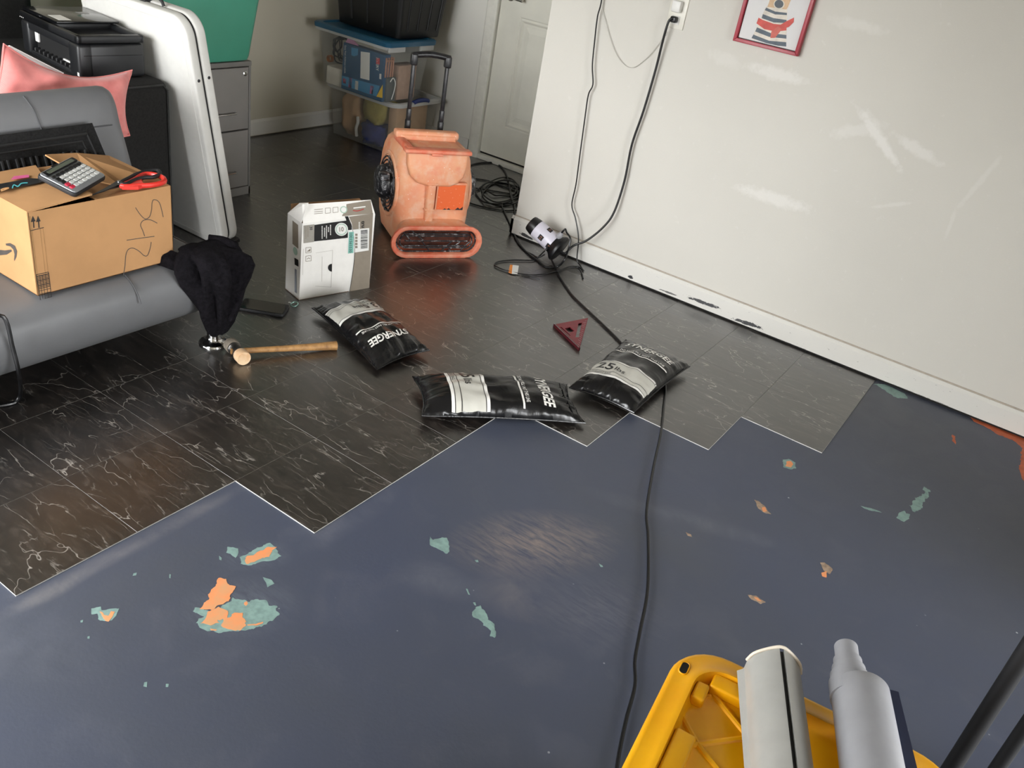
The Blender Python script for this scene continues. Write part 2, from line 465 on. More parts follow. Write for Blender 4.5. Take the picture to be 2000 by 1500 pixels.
# ---- places where the blue paint has flaked down to older coats
M_teal = M('old_teal_paint', '#86a39d', .55, var=.12, scale=60)
M_orng = M('old_orange_paint', '#e8935e', .6, var=.12, scale=22, hex2='#cf9c70')
M_red = M('old_red_paint', '#cd6a44', .6, var=.15, scale=25)
M_tan = M('bare_concrete', '#a68f7a', .7, var=.2, scale=80)
R5 = lambda x, y: (100 + x * .3, 1000 + y * .3)
R6 = lambda x, y: (700 + x / 3, 850 + y / 3)
R7 = lambda x, y: (1300 + x * .36668, 700 + y * .36668)
chips = [
 (R5, M_teal, .0004, 'teal chip', [(925,640),(960,620),(1000,640),(1040,650),(1110,620),(1180,560),(1230,570),(1300,580),(1370,570),(1420,600),(1470,620),(1480,660),(1450,700),(1400,730),(1370,745),(1290,755),(1230,775),(1110,780),(1020,780),(970,750),(940,715),(985,680),(940,655)]),
 (R5, M_orng, .0007, '', [(1100,430),(1145,440),(1150,470),(1205,490),(1170,540),(1160,580),(1110,600),(1080,610),(1040,640),(970,635),(1000,590),(1040,560),(1020,540),(1060,490)]),
 (R5, M_orng, .0007, '', [(1030,650),(1080,620),(1150,640),(1150,690),(1200,650),(1240,655),(1245,690),(1275,710),(1265,745),(1230,765),(1190,770),(1140,760),(1110,740),(1110,700),(1075,710),(1085,725),(1040,735),(975,725),(1000,700)]),
 (R5, M_orng, .0007, '', [(1258,588),(1275,582),(1280,600),(1268,612),(1255,602)]),
 (R5, M_orng, .0007, '', [(1275,735),(1330,728),(1380,715),(1378,725),(1330,740),(1280,742)]),
 (R5, M_orng, .0007, '', [(1035,760),(1078,765),(1075,773),(1040,771)]),
 (R5, M_teal, .0004, '', [(1230,300),(1290,270),(1350,230),(1420,205),(1470,230),(1475,270),(1500,285),(1440,320),(1380,320),(1280,350),(1235,335)]),
 (R5, M_orng, .0007, '', [(1255,310),(1280,285),(1310,290),(1340,265),(1390,240),(1420,230),(1465,230),(1440,255),(1420,290),(1370,300),(1320,325),(1270,335)]),
 (R5, M_teal, .0004, '', [(1150,225),(1185,230),(1220,240),(1215,275),(1200,300),(1170,275),(1140,265)]),
 (R5, M_teal, .0004, '', [(1380,425),(1430,440),(1455,465),(1410,490)]),
 (R5, M_teal, .0004, '', [(1092,285),(1110,300),(1108,315),(1095,308)]),
 (R5, M_teal, .0004, '', [(258,630),(320,618),(330,640),(390,630),(440,630),(430,660),(400,700),(350,710),(300,700),(300,660),(262,668)]),
 (R5, M_orng, .0007, '', [(318,645),(335,650),(345,670),(370,675),(390,645),(410,650),(400,675),(385,700),(375,715),(350,712),(335,685)]),
 (R5, M_teal, .0004, '', [(605,1110),(625,1105),(622,1140),(600,1135)]),
 (R5, M_teal, .0004, '', [(745,1120),(765,1120),(760,1140),(745,1140)]),
 (R5, M_teal, .0004, '', [(535,400),(558,395),(552,412),(530,415)]),
 (R5, M_teal, .0004, '', [(770,405),(780,408),(776,432),(768,430)]),
 (R5, M_teal, .0004, '', [(190,708),(208,702),(205,718),(192,720)]),
 (R5, M_teal, .0004, '', [(236,812),(250,808),(250,824),(236,824)]),
 (R6, M_teal, .0004, '', [(420,595),(435,615),(460,612),(490,600),(515,602),(528,625),(533,680),(515,697),(470,665),(415,640)]),
 (R6, M_teal, .0004, '', [(668,1035),(690,1010),(715,1000),(735,1030),(750,1060),(790,1100),(805,1135),(795,1185),(775,1180),(770,1150),(730,1100),(690,1070),(670,1055)]),
 (R6, M_teal, .0004, '', [(630,900),(640,902),(654,935),(644,932)]),
 (R6, M_teal, .0004, '', [(672,980),(684,980),(690,998),(680,996)]),
 (R6, M_teal, .0004, '', [(1408,752),(1432,765),(1434,773),(1420,772)]),
 (R6, M_teal, .0004, '', [(682,732),(700,732),(704,744),(690,744)]),
 (R7, M_teal, .0004, '', [(1370,683),(1407,700),(1395,740),(1380,755),(1360,800),(1320,818),(1300,790),(1330,745),(1380,715)]),
 (R7, M_teal, .0004, '', [(1245,820),(1270,812),(1280,825),(1300,830),(1295,855),(1270,870),(1230,850)]),
 (R7, M_teal, .0004, '', [(1040,788),(1100,800),(1150,820),(1120,817),(1060,800)]),
 (R7, M_red, .0006, '', [(1525,405),(1540,415),(1547,460),(1528,440)]),
 (R7, M_red, .0006, '', [(1615,306),(1700,335),(1800,370),(1909,405),(2100,470),(2200,1000),(1990,880),(1885,600),(1890,540),(1900,480),(1860,440),(1780,410),(1720,375),(1650,340)]),
 (R7, M_teal, .0004, '', [(625,540),(655,535),(690,555),(695,585),(665,590),(630,580)]),
 (R7, M_orng, .0007, '', [(645,550),(665,545),(680,565),(665,580),(640,575)]),
 (R7, M_tan, .0005, '', [(475,755),(500,765),(530,790),(560,830),(530,825),(495,800)]),
 (R7, M_orng, .0008, '', [(512,795),(530,792),(540,815),(520,818)]),
 (R7, M_tan, .0006, '', [(825,1088),(850,1090),(890,1120),(878,1150),(840,1130)]),
 (R7, M_orng, .0007, '', [(830,1140),(860,1135),(855,1165),(832,1160)]),
 (R7, M_tan, .0005, '', [(435,1258),(480,1265),(535,1300),(505,1306),(455,1283)]),
 (R7, M_orng, .0007, '', [(470,1272),(490,1275),(512,1295),(490,1292)]),
 (R7, M_tan, .0005, '', [(106,925),(135,938),(140,950),(118,945)]),
 (R7, M_teal, .0004, '', [(1110,135),(1170,140),(1270,185),(1290,215),(1240,215),(1180,180)]),
]
for k, (rg, mt, zz, _, poly) in enumerate(chips):
    b = MB(); P = [fl(*rg(*p)) for p in poly]
    sz = max((a - c_).length for a in P for c_ in P); q = rough_poly([(p.x, p.y) for p in P], .004, min(.0075, .05 * sz), k)
    b.prism(q, .00005, zz)
    part('paint_chip', b, mt, floor, smooth=None, w=True)

# ---- walls
b = MB(); b.box(EX, SIDE[4] + .12, WY, DY + .12, 0, CH)
solo('wall_right', b, M_wall, 'long white plaster wall with patched spackle marks and a hung picture', 'wall', kind='structure')
def bb_profile(b, pts0, pts1, h=.1, th=.015):
    pass
bb = MB()
pr_ = [(0, .012), (.015, .012), (.015, .086), (.011, .092), (.006, .1), (0, .1)]
bb.add([(EX - .015, WY - d, z) for d, z in pr_] + [(SIDE[4], WY - d, z) for d, z in pr_], [(k, (k + 1) % 6, 6 + (k + 1) % 6, 6 + k) for k in range(6)] + [(0, 1, 2, 3, 4, 5), (11, 10, 9, 8, 7, 6)])
bb.add([(EX - d, WY - .015, z) for d, z in pr_] + [(EX - d, DY, z) for d, z in pr_], [(k, (k + 1) % 6, 6 + (k + 1) % 6, 6 + k) for k in range(6)] + [(0, 1, 2, 3, 4, 5), (11, 10, 9, 8, 7, 6)])
solo('baseboard_right', bb, M_base, 'scuffed white baseboard along the long wall', 'baseboard', kind='structure', smooth=None)
M_gap = M('gap_shade_dark', '#1c1a18', .9, var=.2, scale=15)  # near-black colour painted in for the shade inside narrow gaps
b = MB(); b.box(EX - .002, SIDE[4], WY - .0022, WY, .1, .106); solo('trim_3', b, M('groove_shade_line', '#b3a99c', .8, var=.1), 'dull line painted as groove shade along the top of the long baseboard', 'trim', kind='structure', smooth=None)  # strip coloured as the groove shade that the moulding alone doesn't show
b = MB(); b.box(EX - .012, SIDE[4], WY - .011, WY, .0035, .0125); solo('trim_1', b, M_gap, 'dark strip standing in for shade in the gap under the long baseboard', 'trim', kind='structure', smooth=None)

b = MB(); b.box(BX - .12, BX, OPEN[4] - .12, DY + .12, 0, CH)
solo('wall_back', b, M_wall2, 'beige textured back wall behind the bins and file cabinet', 'wall', kind='structure')
b = MB(); b.add([(BX + d, OPEN[4], z) for d, z in pr_] + [(BX + d, DY, z) for d, z in pr_], [(k, (k + 1) % 6, 6 + (k + 1) % 6, 6 + k) for k in range(6)] + [(0, 1, 2, 3, 4, 5), (11, 10, 9, 8, 7, 6)])
solo('baseboard_back', b, M_base, 'white baseboard along the beige back wall', 'baseboard', kind='structure', smooth=None)

DX0, DX1, DH = -1.556, -.735, 2.04
b = MB(); b.box(BX, DX0, DY, DY + .12, 0, CH); b.box(DX1, EX, DY, DY + .12, 0, CH); b.box(DX0, DX1, DY, DY + .12, DH, CH)
solo('wall_door', b, M_white, 'white painted wall around the panelled door', 'wall', kind='structure')
b = MB(); b.box(BX, DX0 - .075, DY - .013, DY, .01, .1, .004)
solo('baseboard_door', b, M_base, 'white baseboard beside the panelled door', 'baseboard', kind='structure')
M_trim = M('white_trim_paint', '#e2e0d6', .45, var=.04)
def casing(b, x0, x1):
    P = [(x0, 0), (x0, -.012), (x0 + .008, -.017), (x0 + .03, -.015), (x1 - .012, -.011), (x1 - .004, -.007), (x1, 0)]
    b.add([(x, DY + y, 0) for x, y in P] + [(x, DY + y, DH + .065) for x, y in P], [(k, (k + 1) % 7, 7 + (k + 1) % 7, 7 + k) for k in range(7)] + [tuple(range(7)), tuple(range(13, 6, -1))])
b = MB(); casing(b, DX0 - .07, DX0 + .004)
b.box(DX1 - .004, DX1 + .065, DY - .014, DY, 0, DH + .065, .004)
b.box(DX0 - .066, DX1 + .065, DY - .014, DY, DH - .004, DH + .065, .004)
solo('trim_2', b, M_trim, 'white casing around the panelled door', 'trim', kind='structure', smooth=None)
M_door = M('door_paint', '#e2e0d4', .42, var=.05, scale=4)
door = thing('door_1', 'white panelled door with a steel lever handle', 'door', ((DX0 + DX1) / 2, DY + .03, 0), kind='structure')
def inset_panel(b, x0, x1, z0, z1, y):
    prof = [(0, 0), (.006, .004), (.018, .0), (.03, .009), (.045, .009), (.075, .003)]
    rings = [[(x0 + d, y + e, z0 + d), (x1 - d, y + e, z0 + d), (x1 - d, y + e, z1 - d), (x0 + d, y + e, z1 - d)] for d, e in prof]
    b.loft(rings, False, True)
b = MB(); y = DY + .022
xa, xb = DX0 + .003, DX1 - .003
pans = [(-1.405, -.88, .235, .87), (-1.405, -.88, 1.02, 1.9)]
# door face around the panels, with the panel mouldings pressed in
xs = [xa, pans[0][0], pans[0][1], xb]; zs = [.045, .235, .87, 1.02, 1.9, DH - .003]
for i in range(3):
    for k in range(5):
        if i == 1 and k in (1, 3): continue
        b.add([(xs[i], y, zs[k]), (xs[i + 1], y, zs[k]), (xs[i + 1], y, zs[k + 1]), (xs[i], y, zs[k + 1])], [(0, 1, 2, 3)])
b.box(xa, xb, y + .0102, y + .04, .045, DH - .003)
b.add([(xa, y, .045), (xb, y, .045), (xb, y + .0102, .045), (xa, y + .0102, .045)], [(0, 1, 2, 3)])
part('door_slab', b, M_door, door, w=True, smooth=None)
for p in pans:
    b = MB(); inset_panel(b, *p, y); part('door_panel', b, M_door, door, w=True, smooth=None)
b = MB(); b.box(xa, xb, DY - .012, DY + .1, .004, .034, .004); part('threshold', b, M_trim, door, w=True)
b = MB(); b.box(xa, xb, y + .002, y + .03, .034, .045); part('door_gap_shade', b, M_gap, door, w=True)  # dark strip standing in for the shaded gap below the slab
M_steel = M('brushed_steel', '#b5b2ac', .3, 1.0, var=.05)
b = MB(); b.lathe((-1.49, y + .001, .965), (0, -1, 0), [(.026, 0), (.026, .006), (.022, .01), (.012, .012), (.011, .04)])
b.tube([(-1.49, y - .038, .965), (-1.47, y - .045, .965), (-1.43, y - .046, .963), (-1.38, y - .044, .96)], .009, 10, 4)
part('lever_handle', b, M_steel, door, w=True)

# ---- the rest of the garage, out of frame, plus an added light-blocking wall
b = MB(); sx0, sx1 = SIDE[4], SIDE[4] + .12
b.box(sx0, sx1, OPEN[4] - .12, SIDE[0], 0, CH); b.box(sx0, sx1, SIDE[1], WY, 0, CH); b.box(sx0, sx1, SIDE[0], SIDE[1], SIDE[3], CH)
solo('wall_side', b, M_wall2, 'plain beige end wall with the open garage doorway', 'wall', kind='structure')
b = MB(); b.box(2.35, 2.47, 1.15, WY - .016, 0, CH); solo('wall_light_block', b, M_wall2, 'short beige wall added out of view to shade the long wall', 'wall', kind='structure')  # added, unseen: keeps end-doorway light off the right part of the long wall
b = MB(); y0, y1 = OPEN[4] - .12, OPEN[4]
b.box(BX, OPEN[0], y0, y1, 0, CH); b.box(OPEN[1], SIDE[4], y0, y1, 0, CH); b.box(OPEN[0], OPEN[1], y0, y1, OPEN[3], CH)
solo('wall_front', b, M_wall2, 'front wall with the open garage doorway', 'wall', kind='structure')
b = MB(); b.box(BX - .12, SIDE[4] + .12, OPEN[4] - .12, DY + .12, CH, CH + .1); solo('ceiling', b, M_ceil, 'plain off-white garage ceiling', 'ceiling', kind='structure')
M_drive = M('driveway_concrete', '#8d8b86', .85, var=.12, scale=8)
b = MB(); b.box(-90, SIDE[4] + .12, -120, OPEN[4] - .12, -.08, -.02); b.box(SIDE[4] + .12, 120, -120, 120, -.08, -.02); solo('driveway', b, M_drive, 'grey concrete driveway outside the garage', 'driveway', kind='structure')

# ================================================================== FURNITURE ON THE LEFT
M_black = M('black_plastic', '#121214', .38, var=.1)
M_blackm = M('matte_black_plastic', '#1b1b1d', .6, var=.1)
M_chrome = M('chrome', '#d8d8d8', .09, 1.0, var=0)
M_whitep = M('white_plastic', '#e2e1dd', .4, var=.03)

def place_axes(o, X, Y, Z, loc):
    """give an Empty the frame X, Y, Z at loc"""
    mm = Matrix.Identity(4)
    for r in range(3): mm[r][0] = X[r]; mm[r][1] = Y[r]; mm[r][2] = Z[r]; mm[r][3] = loc[r]
    o.location = Vector(loc); o.rotation_euler = mm.to_euler(); WM[o] = mm

# ---- grey futon -----------------------------------------------------------
M_fut = M('grey_leatherette', '#6a6b6d', .46, var=.06, scale=6, bump=.12, bscale=420, bdist=.0006)
M_seam = M('seam_thread', '#4a4b4d', .7, var=.1)
futon = thing('futon', 'grey leatherette futon with chrome legs and a tufted backrest', 'futon', (-.9, -.4, 0))
YA, YB = -1.35, .462
def prof_extrude(P, y0, y1, r=.03, seg=4, sag=None):
    """profile in x,z pushed along y with rounded ends"""
    cx = sum(p[0] for p in P) / len(P); cz = sum(p[1] for p in P) / len(P); rings = []
    ys = []
    for k in range(seg + 1):
        a = pi / 2 * k / seg; ys.append((y0 + r * (1 - sin(a)), r * (1 - cos(a)) if False else r * (1 - sin(pi / 2 - 0 if False else a)) * 0 + r * (1 - sin(a))))
    rings = []
    st = [(y0 + r * (1 - cos(pi / 2 * k / seg)), r * (1 - sin(pi / 2 * k / seg))) for k in range(seg + 1)]
    en = [(y1 - d, s) for d, s in [(r * (1 - cos(pi / 2 * k / seg)), r * (1 - sin(pi / 2 * k / seg))) for k in range(seg, -1, -1)]]
    mid = [(st[-1][0] + (en[0][0] - st[-1][0]) * k / 24, 0) for k in range(1, 24)]
    for y, ins in st + mid + en:
        ring = []
        for i, (x, z) in enumerate(P):
            a = Vector((*P[i - 1], 0)); c = Vector((*P[(i + 1) % len(P)], 0)); tt = (c - a).normalized(); nn = Vector((-tt.y, tt.x, 0))
            if nn.dot(Vector((x - cx, z - cz, 0))) > 0: nn = -nn
            ring.append((x + nn.x * ins, y, z + nn.y * ins))
        rings.append(ring)
    return MB().loft(rings)
def smooth_prof(P, n=5): return [(q.x, q.y) for q in catmull([(a, b, 0) for a, b in P], n, True)]
seatP = smooth_prof([(-.715, .122), (-.66, .14), (-.622, .19), (-.612, .25), (-.632, .305), (-.70, .332), (-.9, .336), (-1.1, .334), (-1.16, .30), (-1.17, .2), (-1.14, .125), (-.95, .12)])
part('seat', prof_extrude(seatP, YA, YB, .035), M_fut, futon, w=True)
backP = smooth_prof([(-.985, .345), (-1.0, .45), (-1.035, .56), (-1.07, .65), (-1.09, .715), (-1.12, .75), (-1.16, .752), (-1.19, .72), (-1.185, .62), (-1.16, .48), (-1.13, .36), (-1.06, .325)])
part('backrest', prof_extrude(backP, YA, YB - .012, .04), M_fut, futon, w=True)
def on_back(y, s, d=.0):   # s 0..1 up the front of the backrest
    P = [(-.985, .345), (-1.0, .45), (-1.035, .56), (-1.07, .65), (-1.09, .715), (-1.12, .75)]
    C = catmull([(a, 0, c) for a, c in P], 8); q = C[min(int(s * (len(C) - 1)), len(C) - 1)]
    return Vector((q.x + d, y, q.z + d * .4))
for yy in (.15, -.45):
    b = MB(); b.tube([on_back(yy - .055 * (1 - s) ** 2 * 0 + .05 * (1 - s), s, .0012) for s in (.35, .5, .65, .8, .92, 1)], .0028, 6, 4)
    part('backrest_seam', b, M_seam, futon, w=True)
b = MB(); b.tube([on_back(y, .62, .001) for y in (YA + .05, -.6, 0, .2, YB - .06)], .0022, 6, 4); part('backrest_seam', b, M_seam, futon, w=True)
for yy in (.15, -.45):
    b = MB(); b.tube([(-.60 + .0, yy, .262), (-.614, yy, .29), (-.65, yy, .322), (-.72, yy, .338), (-.95, yy, .339)], .0022, 6, 4); part('seat_seam', b, M_seam, futon, w=True)
for k, (lx, ly) in enumerate([(-.645, .452), (-1.1, .40), (-.69, -1.2), (-1.1, -1.2)]):
    b = MB(); b.lathe((lx, ly, .0035), (0, 0, 1), [(.05, 0), (.05, .004), (.047, .009), (.03, .013), (.024, .02), (.022, .03), (.024, .3 if k == 0 else .14)], 32)
    part('leg', b, M_chrome, futon, w=True)
b = MB(); b.tube([(-.645, .452, .29), (-.645, .452, .325), (-.65, .44, .345), (-.68, .40, .347)], .024, 14, 5); part('leg_elbow', b, M_chrome, futon, w=True)
# lighter seat flank seen behind the towel
b = MB(); b.tube([(-.66, YB + .001, .31), (-.8, YB + .003, .318), (-1.05, YB + .003, .318)], .004, 8, 4); part('seat_piping', b, M_fut, futon, w=True)

# ---- dark upholstered armchair behind it ------------------------------------
M_char = M('charcoal_upholstery', '#252423', .95, var=.14, scale=120, bump=.3, bscale=700, bdist=.0008, spec=.2)
M_chpipe = M('charcoal_piping', '#343433', .9, var=.1, spec=.2)
ch = thing('armchair', 'charcoal upholstered armchair with piped arm under the printer', 'armchair', (-1.9, .2, 0))
b = MB(); b.box(-2.30, -1.385, .545, .862, .0035, .682, .035, 4); part('arm', b, M_char, ch, w=True)
b = MB(); b.box(-2.30, -1.385, -.92, -.62, .0035, .682, .035, 4); part('arm', b, M_char, ch, w=True)
b = MB(); b.box(-2.44, -2.12, -.92, .79, .0035, .93, .05, 4); part('backrest', b, M_char, ch, w=True)
b = MB(); b.box(-2.14, -1.40, -.63, .55, .0035, .27, .02, 3); part('base', b, M_char, ch, w=True)
b = MB(); b.box(-2.14, -1.36, -.63, .548, .272, .45, .05, 4); part('seat_cushion', b, M_char, ch, w=True)
b = MB(); yo, yi, zt, xf = .848, .56, .668, -1.386
b.tube([(xf, yo, .01), (xf, yo, zt - .02), (xf, yo - .018, zt), (xf, yi + .02, zt), (xf, yi, zt - .02), (xf, yi, .3)], .004, 8, 0); part('arm_piping', b, M_chpipe, ch, w=True)

# ---- printer on the arm -----------------------------------------------------
prn = thing('printer', 'black inkjet printer balanced on the dark armchair arm', 'printer', (-1.472, .553, .686), (0, 0, radians(-6)))
M_prn = M('printer_black', '#191a1c', .42, var=.06)
M_prng = M('printer_gloss_black', '#0d0e10', .14, var=.05)
L, D, H = .435, .25, .148
# body: five walls around a hollow front
b = MB()
b.box(-L, 0, .03, D, 0, .118, .012, 3)
b.box(-.075, 0, 0, .06, 0, .118, .012, 3)
b.box(-L, -.375, 0, .06, 0, .118, .012, 3)
b.box(-L + .01, -.01, .004, .06, .088, .118, .008, 2)
b.box(-L + .01, -.01, .006, .06, 0, .014, .004, 2)
part('body', b, M_prn, prn)
b = MB(); b.box(-.374, -.076, .029, .033, .014, .088); part('output_slot', b, M('printer_inside', '#050506', .8, var=0), prn)
rk = MB(); rk.box(-.372, -.078, .007, .029, .013, .017); ptray = part('paper_tray', rk, M_blackm, prn)
for k in range(9):
    rk = MB(); rk.box(-.36 + k * .033, -.352 + k * .033, .008, .03, .014, .03, .002, 1); part('tray_rib', rk, M_blackm, ptray)
b = MB(); b.box(-.37, -.345, .02, .0285, .05, .085, .002); part('cartridge_cover', b, M_whitep, prn)
b = MB(); b.box(-.16, -.1, .02, .0285, .03, .036, .001); part('roller_bar', b, M_whitep, prn)
# upper casing with a sunken tray
b = MB()
b.box(-L, 0, 0, .022, .121, H, .006, 2); b.box(-L, 0, D - .022, D, .121, H, .006, 2); b.box(-.024, 0, 0, D, .121, H, .006, 2); b.box(-L, -.2, 0, D, .121, H, .006, 2)
part('top_casing', b, M_prn, prn)
b = MB(); b.box(-.202, -.022, .02, D - .02, .119, .128); part('top_recess', b, M_blackm, prn)
b = MB(); b.box(-L + .004, -.165, .012, D - .004, H + .006, H + .014, .003, 2); b.box(-L + .004, -.30, .012, D - .004, H - .004, H + .008, .003, 2); part('scanner_lid', b, M_prng, prn)
b = MB(); b.box(-.27, -.185, .03, .075, H + .0142, H + .0148); part('lid_sticker', b, M_whitep, prn)
b = MB(); b.box(-.33, -.30, .16, .2, H + .0142, H + .0147); part('lid_sticker', b, M('grey_label', '#8a8a88', .5), prn)
b = MB(); b.box(-.0165, -.0155 + .012, -.0006, .0006, .01, .022); part('maker_badge', b, M_whitep, prn)
for k in range(3):
    b = MB(); b.lathe((-.428 + k * .012, .0, .125), (0, -1, 0), [(.0022, 0), (.0022, .001)], 8); part('indicator_light', b, M_whitep, prn)
b = MB(); b.box(-.001, .0004, .02, D - .01, .079, .0805); part('seam_line', b, M_prng, prn)

# ---- pillow helper: a padded sheet between four corners --------------------
def pillow(c00, c10, c01, c11, up, Ht, Hb, pinch=.05, n=36, m=28, pw=.55, sag=None, wr=0.0, seed=0):
    c00, c10, c01, c11 = map(Vector, (c00, c10, c01, c11)); up = Vector(up).normalized()
    def S(u, v, side=1):
        # outline drawn in towards the middle of each side, corners stay out
        uu = u + pinch * (.5 - u) * 2 * (1 - (2 * v - 1) ** 2) * (abs(2 * u - 1) ** 3)
        vv = v + pinch * (.5 - v) * 2 * (1 - (2 * u - 1) ** 2) * (abs(2 * v - 1) ** 3)
        p = (c00 * (1 - uu) + c10 * uu) * (1 - vv) + (c01 * (1 - uu) + c11 * uu) * vv
        e = (max(0, 1 - abs(2 * u - 1) ** 2.6) * max(0, 1 - abs(2 * v - 1) ** 2.6)) ** pw
        if sag: p = p + sag(u, v)
        w_ = 0
        if wr and e > 0:
            q = Vector((u * 5 + seed, v * 5, seed * .7))
            w_ = wr * noise.noise(q * 1.4) * e ** .5
        return p + up * ((Ht * e + w_) if side > 0 else -(Hb * e + w_ * .3))
    b = MB()
    b.grid(lambda u, v: S(u, v, 1), n, m); b.grid(lambda u, v: S(u, v, -1), n, m)
    return b, S
# ---- pink cushion
t = NT('pink_corduroy'); vec = t.coord()
wv = t.node('ShaderNodeTexWave'); wv.inputs['Scale'].default_value = 120; wv.inputs['Distortion'].default_value = .6; wv.bands_direction = 'Y'; t.l(vec, wv.inputs['Vector'])
nn = t.noise(vec, 14, 5)
t.l(t.mix(t.mapr(nn.outputs[0], .3, .7), lin('#e08a84'), lin('#c96f6c')), t.b.inputs['Base Color']); t.b.inputs['Roughness'].default_value = .9
t.b.inputs['Sheen Weight'].default_value = .3; t.bump(wv.outputs[0], .25, .001); M_pink = t.m
b, S = pillow((-1.235, .0, .47), (-1.235, .575, .55), (-1.335, .225, .85), (-1.33, .665, .745), (1, -.15, .35), .075, .05, .05, sag=lambda u, v: Vector((0, 0, -.045 * sin(pi * u) * v ** 2)), wr=.02, seed=3)
cush = thing('cushion', 'coral pink corduroy cushion squeezed behind the grey futon', 'cushion', (-1.27, .3, .46))
part('cover', b, M_pink, cush, w=True, smooth=60)
pp = MB()
for side in (0, 1):
    pass
pp.tube([S(u, 0, 1) for u in [k / 16 for k in range(17)]] + [S(1, v, 1) for v in [k / 16 for k in range(1, 17)]] + [S(u, 1, 1) for u in [1 - k / 16 for k in range(1, 17)]] + [S(0, v, 1) for v in [1 - k / 16 for k in range(1, 16)]], .0035, 6, closed=True)
part('piping', pp, M_pink, cush, w=True)
pa = MB(); A = ax(45, 100, 0, -1.40); Bp = ax(110, 132, 0, -1.40)
prA = S(.06, 1.0); prB = S(.45, 1.0)
pa.add([prA + Vector((-.012, .0, .012)), prB + Vector((-.012, 0, .006)), prB + Vector((-.05, 0, -.004)), prA + Vector((-.05, 0, .0))] + [prA + Vector((-.012, .0, .009)), prB + Vector((-.012, 0, .003)), prB + Vector((-.05, 0, -.007)), prA + Vector((-.05, 0, -.003))],
       [(0, 1, 2, 3), (4, 5, 6, 7), (0, 1, 5, 4), (1, 2, 6, 5), (2, 3, 7, 6), (3, 0, 4, 7)])
solo('plastic_strip', pa, M_whitep, 'thin white plastic strip lying along the top edge of the pink cushion', 'strip', smooth=None)

# ---- ribbed rubber mat leaning on the backrest --------------------------------
M_mat = M('charcoal_carpet_mat', '#262626', .95, var=.25, scale=160, bump=.6, bscale=500, bdist=.0015, spec=.15)
M_matr = M('mat_rubber', '#151515', .75, var=.1)
mat_ = thing('floor_mat', 'dark ribbed rubber floor mat leaning against the futon backrest', 'mat', (-1.0, .05, .345))
P0 = Vector((-.958, 0, .352)); P1 = Vector((-1.058, 0, .668)); dm_ = (P1 - P0).normalized(); nm = Vector((-dm_.z, 0, dm_.x)); nm = nm if nm.x > 0 else -nm
HM = (P1 - P0).length
mf = lambda x, y, z: P0 + dm_ * y + Vector((0, 1, 0)) * (x - .017 * (1 - y / HM) * 0) + nm * z
def matpoly(ins): return [(-.52 + ins, ins), (.375 - ins, ins), (.318 - ins, HM - ins), (-.52 + ins, HM - .01 - ins)]
b = MB(); b.prism(matpoly(0), .006, .016, mf, .003); part('carpet', b, M_mat, mat_, w=True)
b = MB()
def ring2(poly, r): b.tube([mf(x, y, .017) for x, y in poly], r, 6, 0, True)
ring2(matpoly(.03), .006); ring2(matpoly(.05), .004)
part('border_ridge', b, M_matr, mat_, w=True)
for k in range(17):
    x = -.44 + k * .0435
    b = MB(); pts = [(x - .013, .09), (x + .013, .09), (x + .013, HM - .075), (x - .013, HM - .075)]
    b.tube([mf(px, py, .017) for px, py in pts], .0045, 6, 0, True); part('ridge', b, M_matr, mat_, w=True)

# ---- white folding table, folded and stood on edge -----------------------------
M_tab = M('blow_moulded_plastic', '#cfcec9', .5, var=.02, bump=.15, bscale=500, bdist=.0006)
lean = radians(10.4)
ft = thing('folding_table', 'white plastic folding table stood folded on its edge', 'table', (-1.256, 1.0, .0035), (lean, 0, 0))
TW, THt, TT = .64, .945, .040
def tf(x, y, z): return (-TW / 2 + x, z, THt / 2 + y)
for k in range(2):
    y0 = k * (TT + .007)
    b = MB(); out = rrect(TW / 2, THt / 2, .075, 8)
    b.prism(out, y0, y0 + TT, tf, .009, 3)
    h = part('table_half', b, M_tab, ft)
    rb = MB(); ins = rrect(TW / 2 - .028, THt / 2 - .028, .055, 8)
    yy = y0 + (0 if k == 0 else TT)
    rb.tube([tf(x, y, yy) for x, y in ins], .0022, 6, 0, True); part('edge_bead', rb, M_tab, h)
b = MB(); b.prism(rrect(TW / 2 - .006, THt / 2 - .006, .07, 8), TT, TT + .007, tf); part('fold_gap', b, M_blackm, ft)
for yy in (TT * .5, TT * 1.5 + .007):
    b = MB(); b.lathe((-.0005, yy, .715), (1, 0, 0), [(.006, 0), (.006, .0015), (.004, .003)], 12); part('bolt', b, M_blackm, ft)
b = MB(); b.box(-.03, .002, -.001, .09, .001, .022, .006, 3); part('corner_foot', b, M_blackm, ft)
b = MB(); b.tube([(-.27, TT, THt + .0), (-.27, TT, THt + .022), (-.18, TT, THt + .024), (-.16, TT, THt + .0)], .006, 8, 4); b.box(-.29, -.25, TT - .015, TT + .02, THt - .004, THt + .012, .003); part('carry_handle', b, M_blackm, ft)

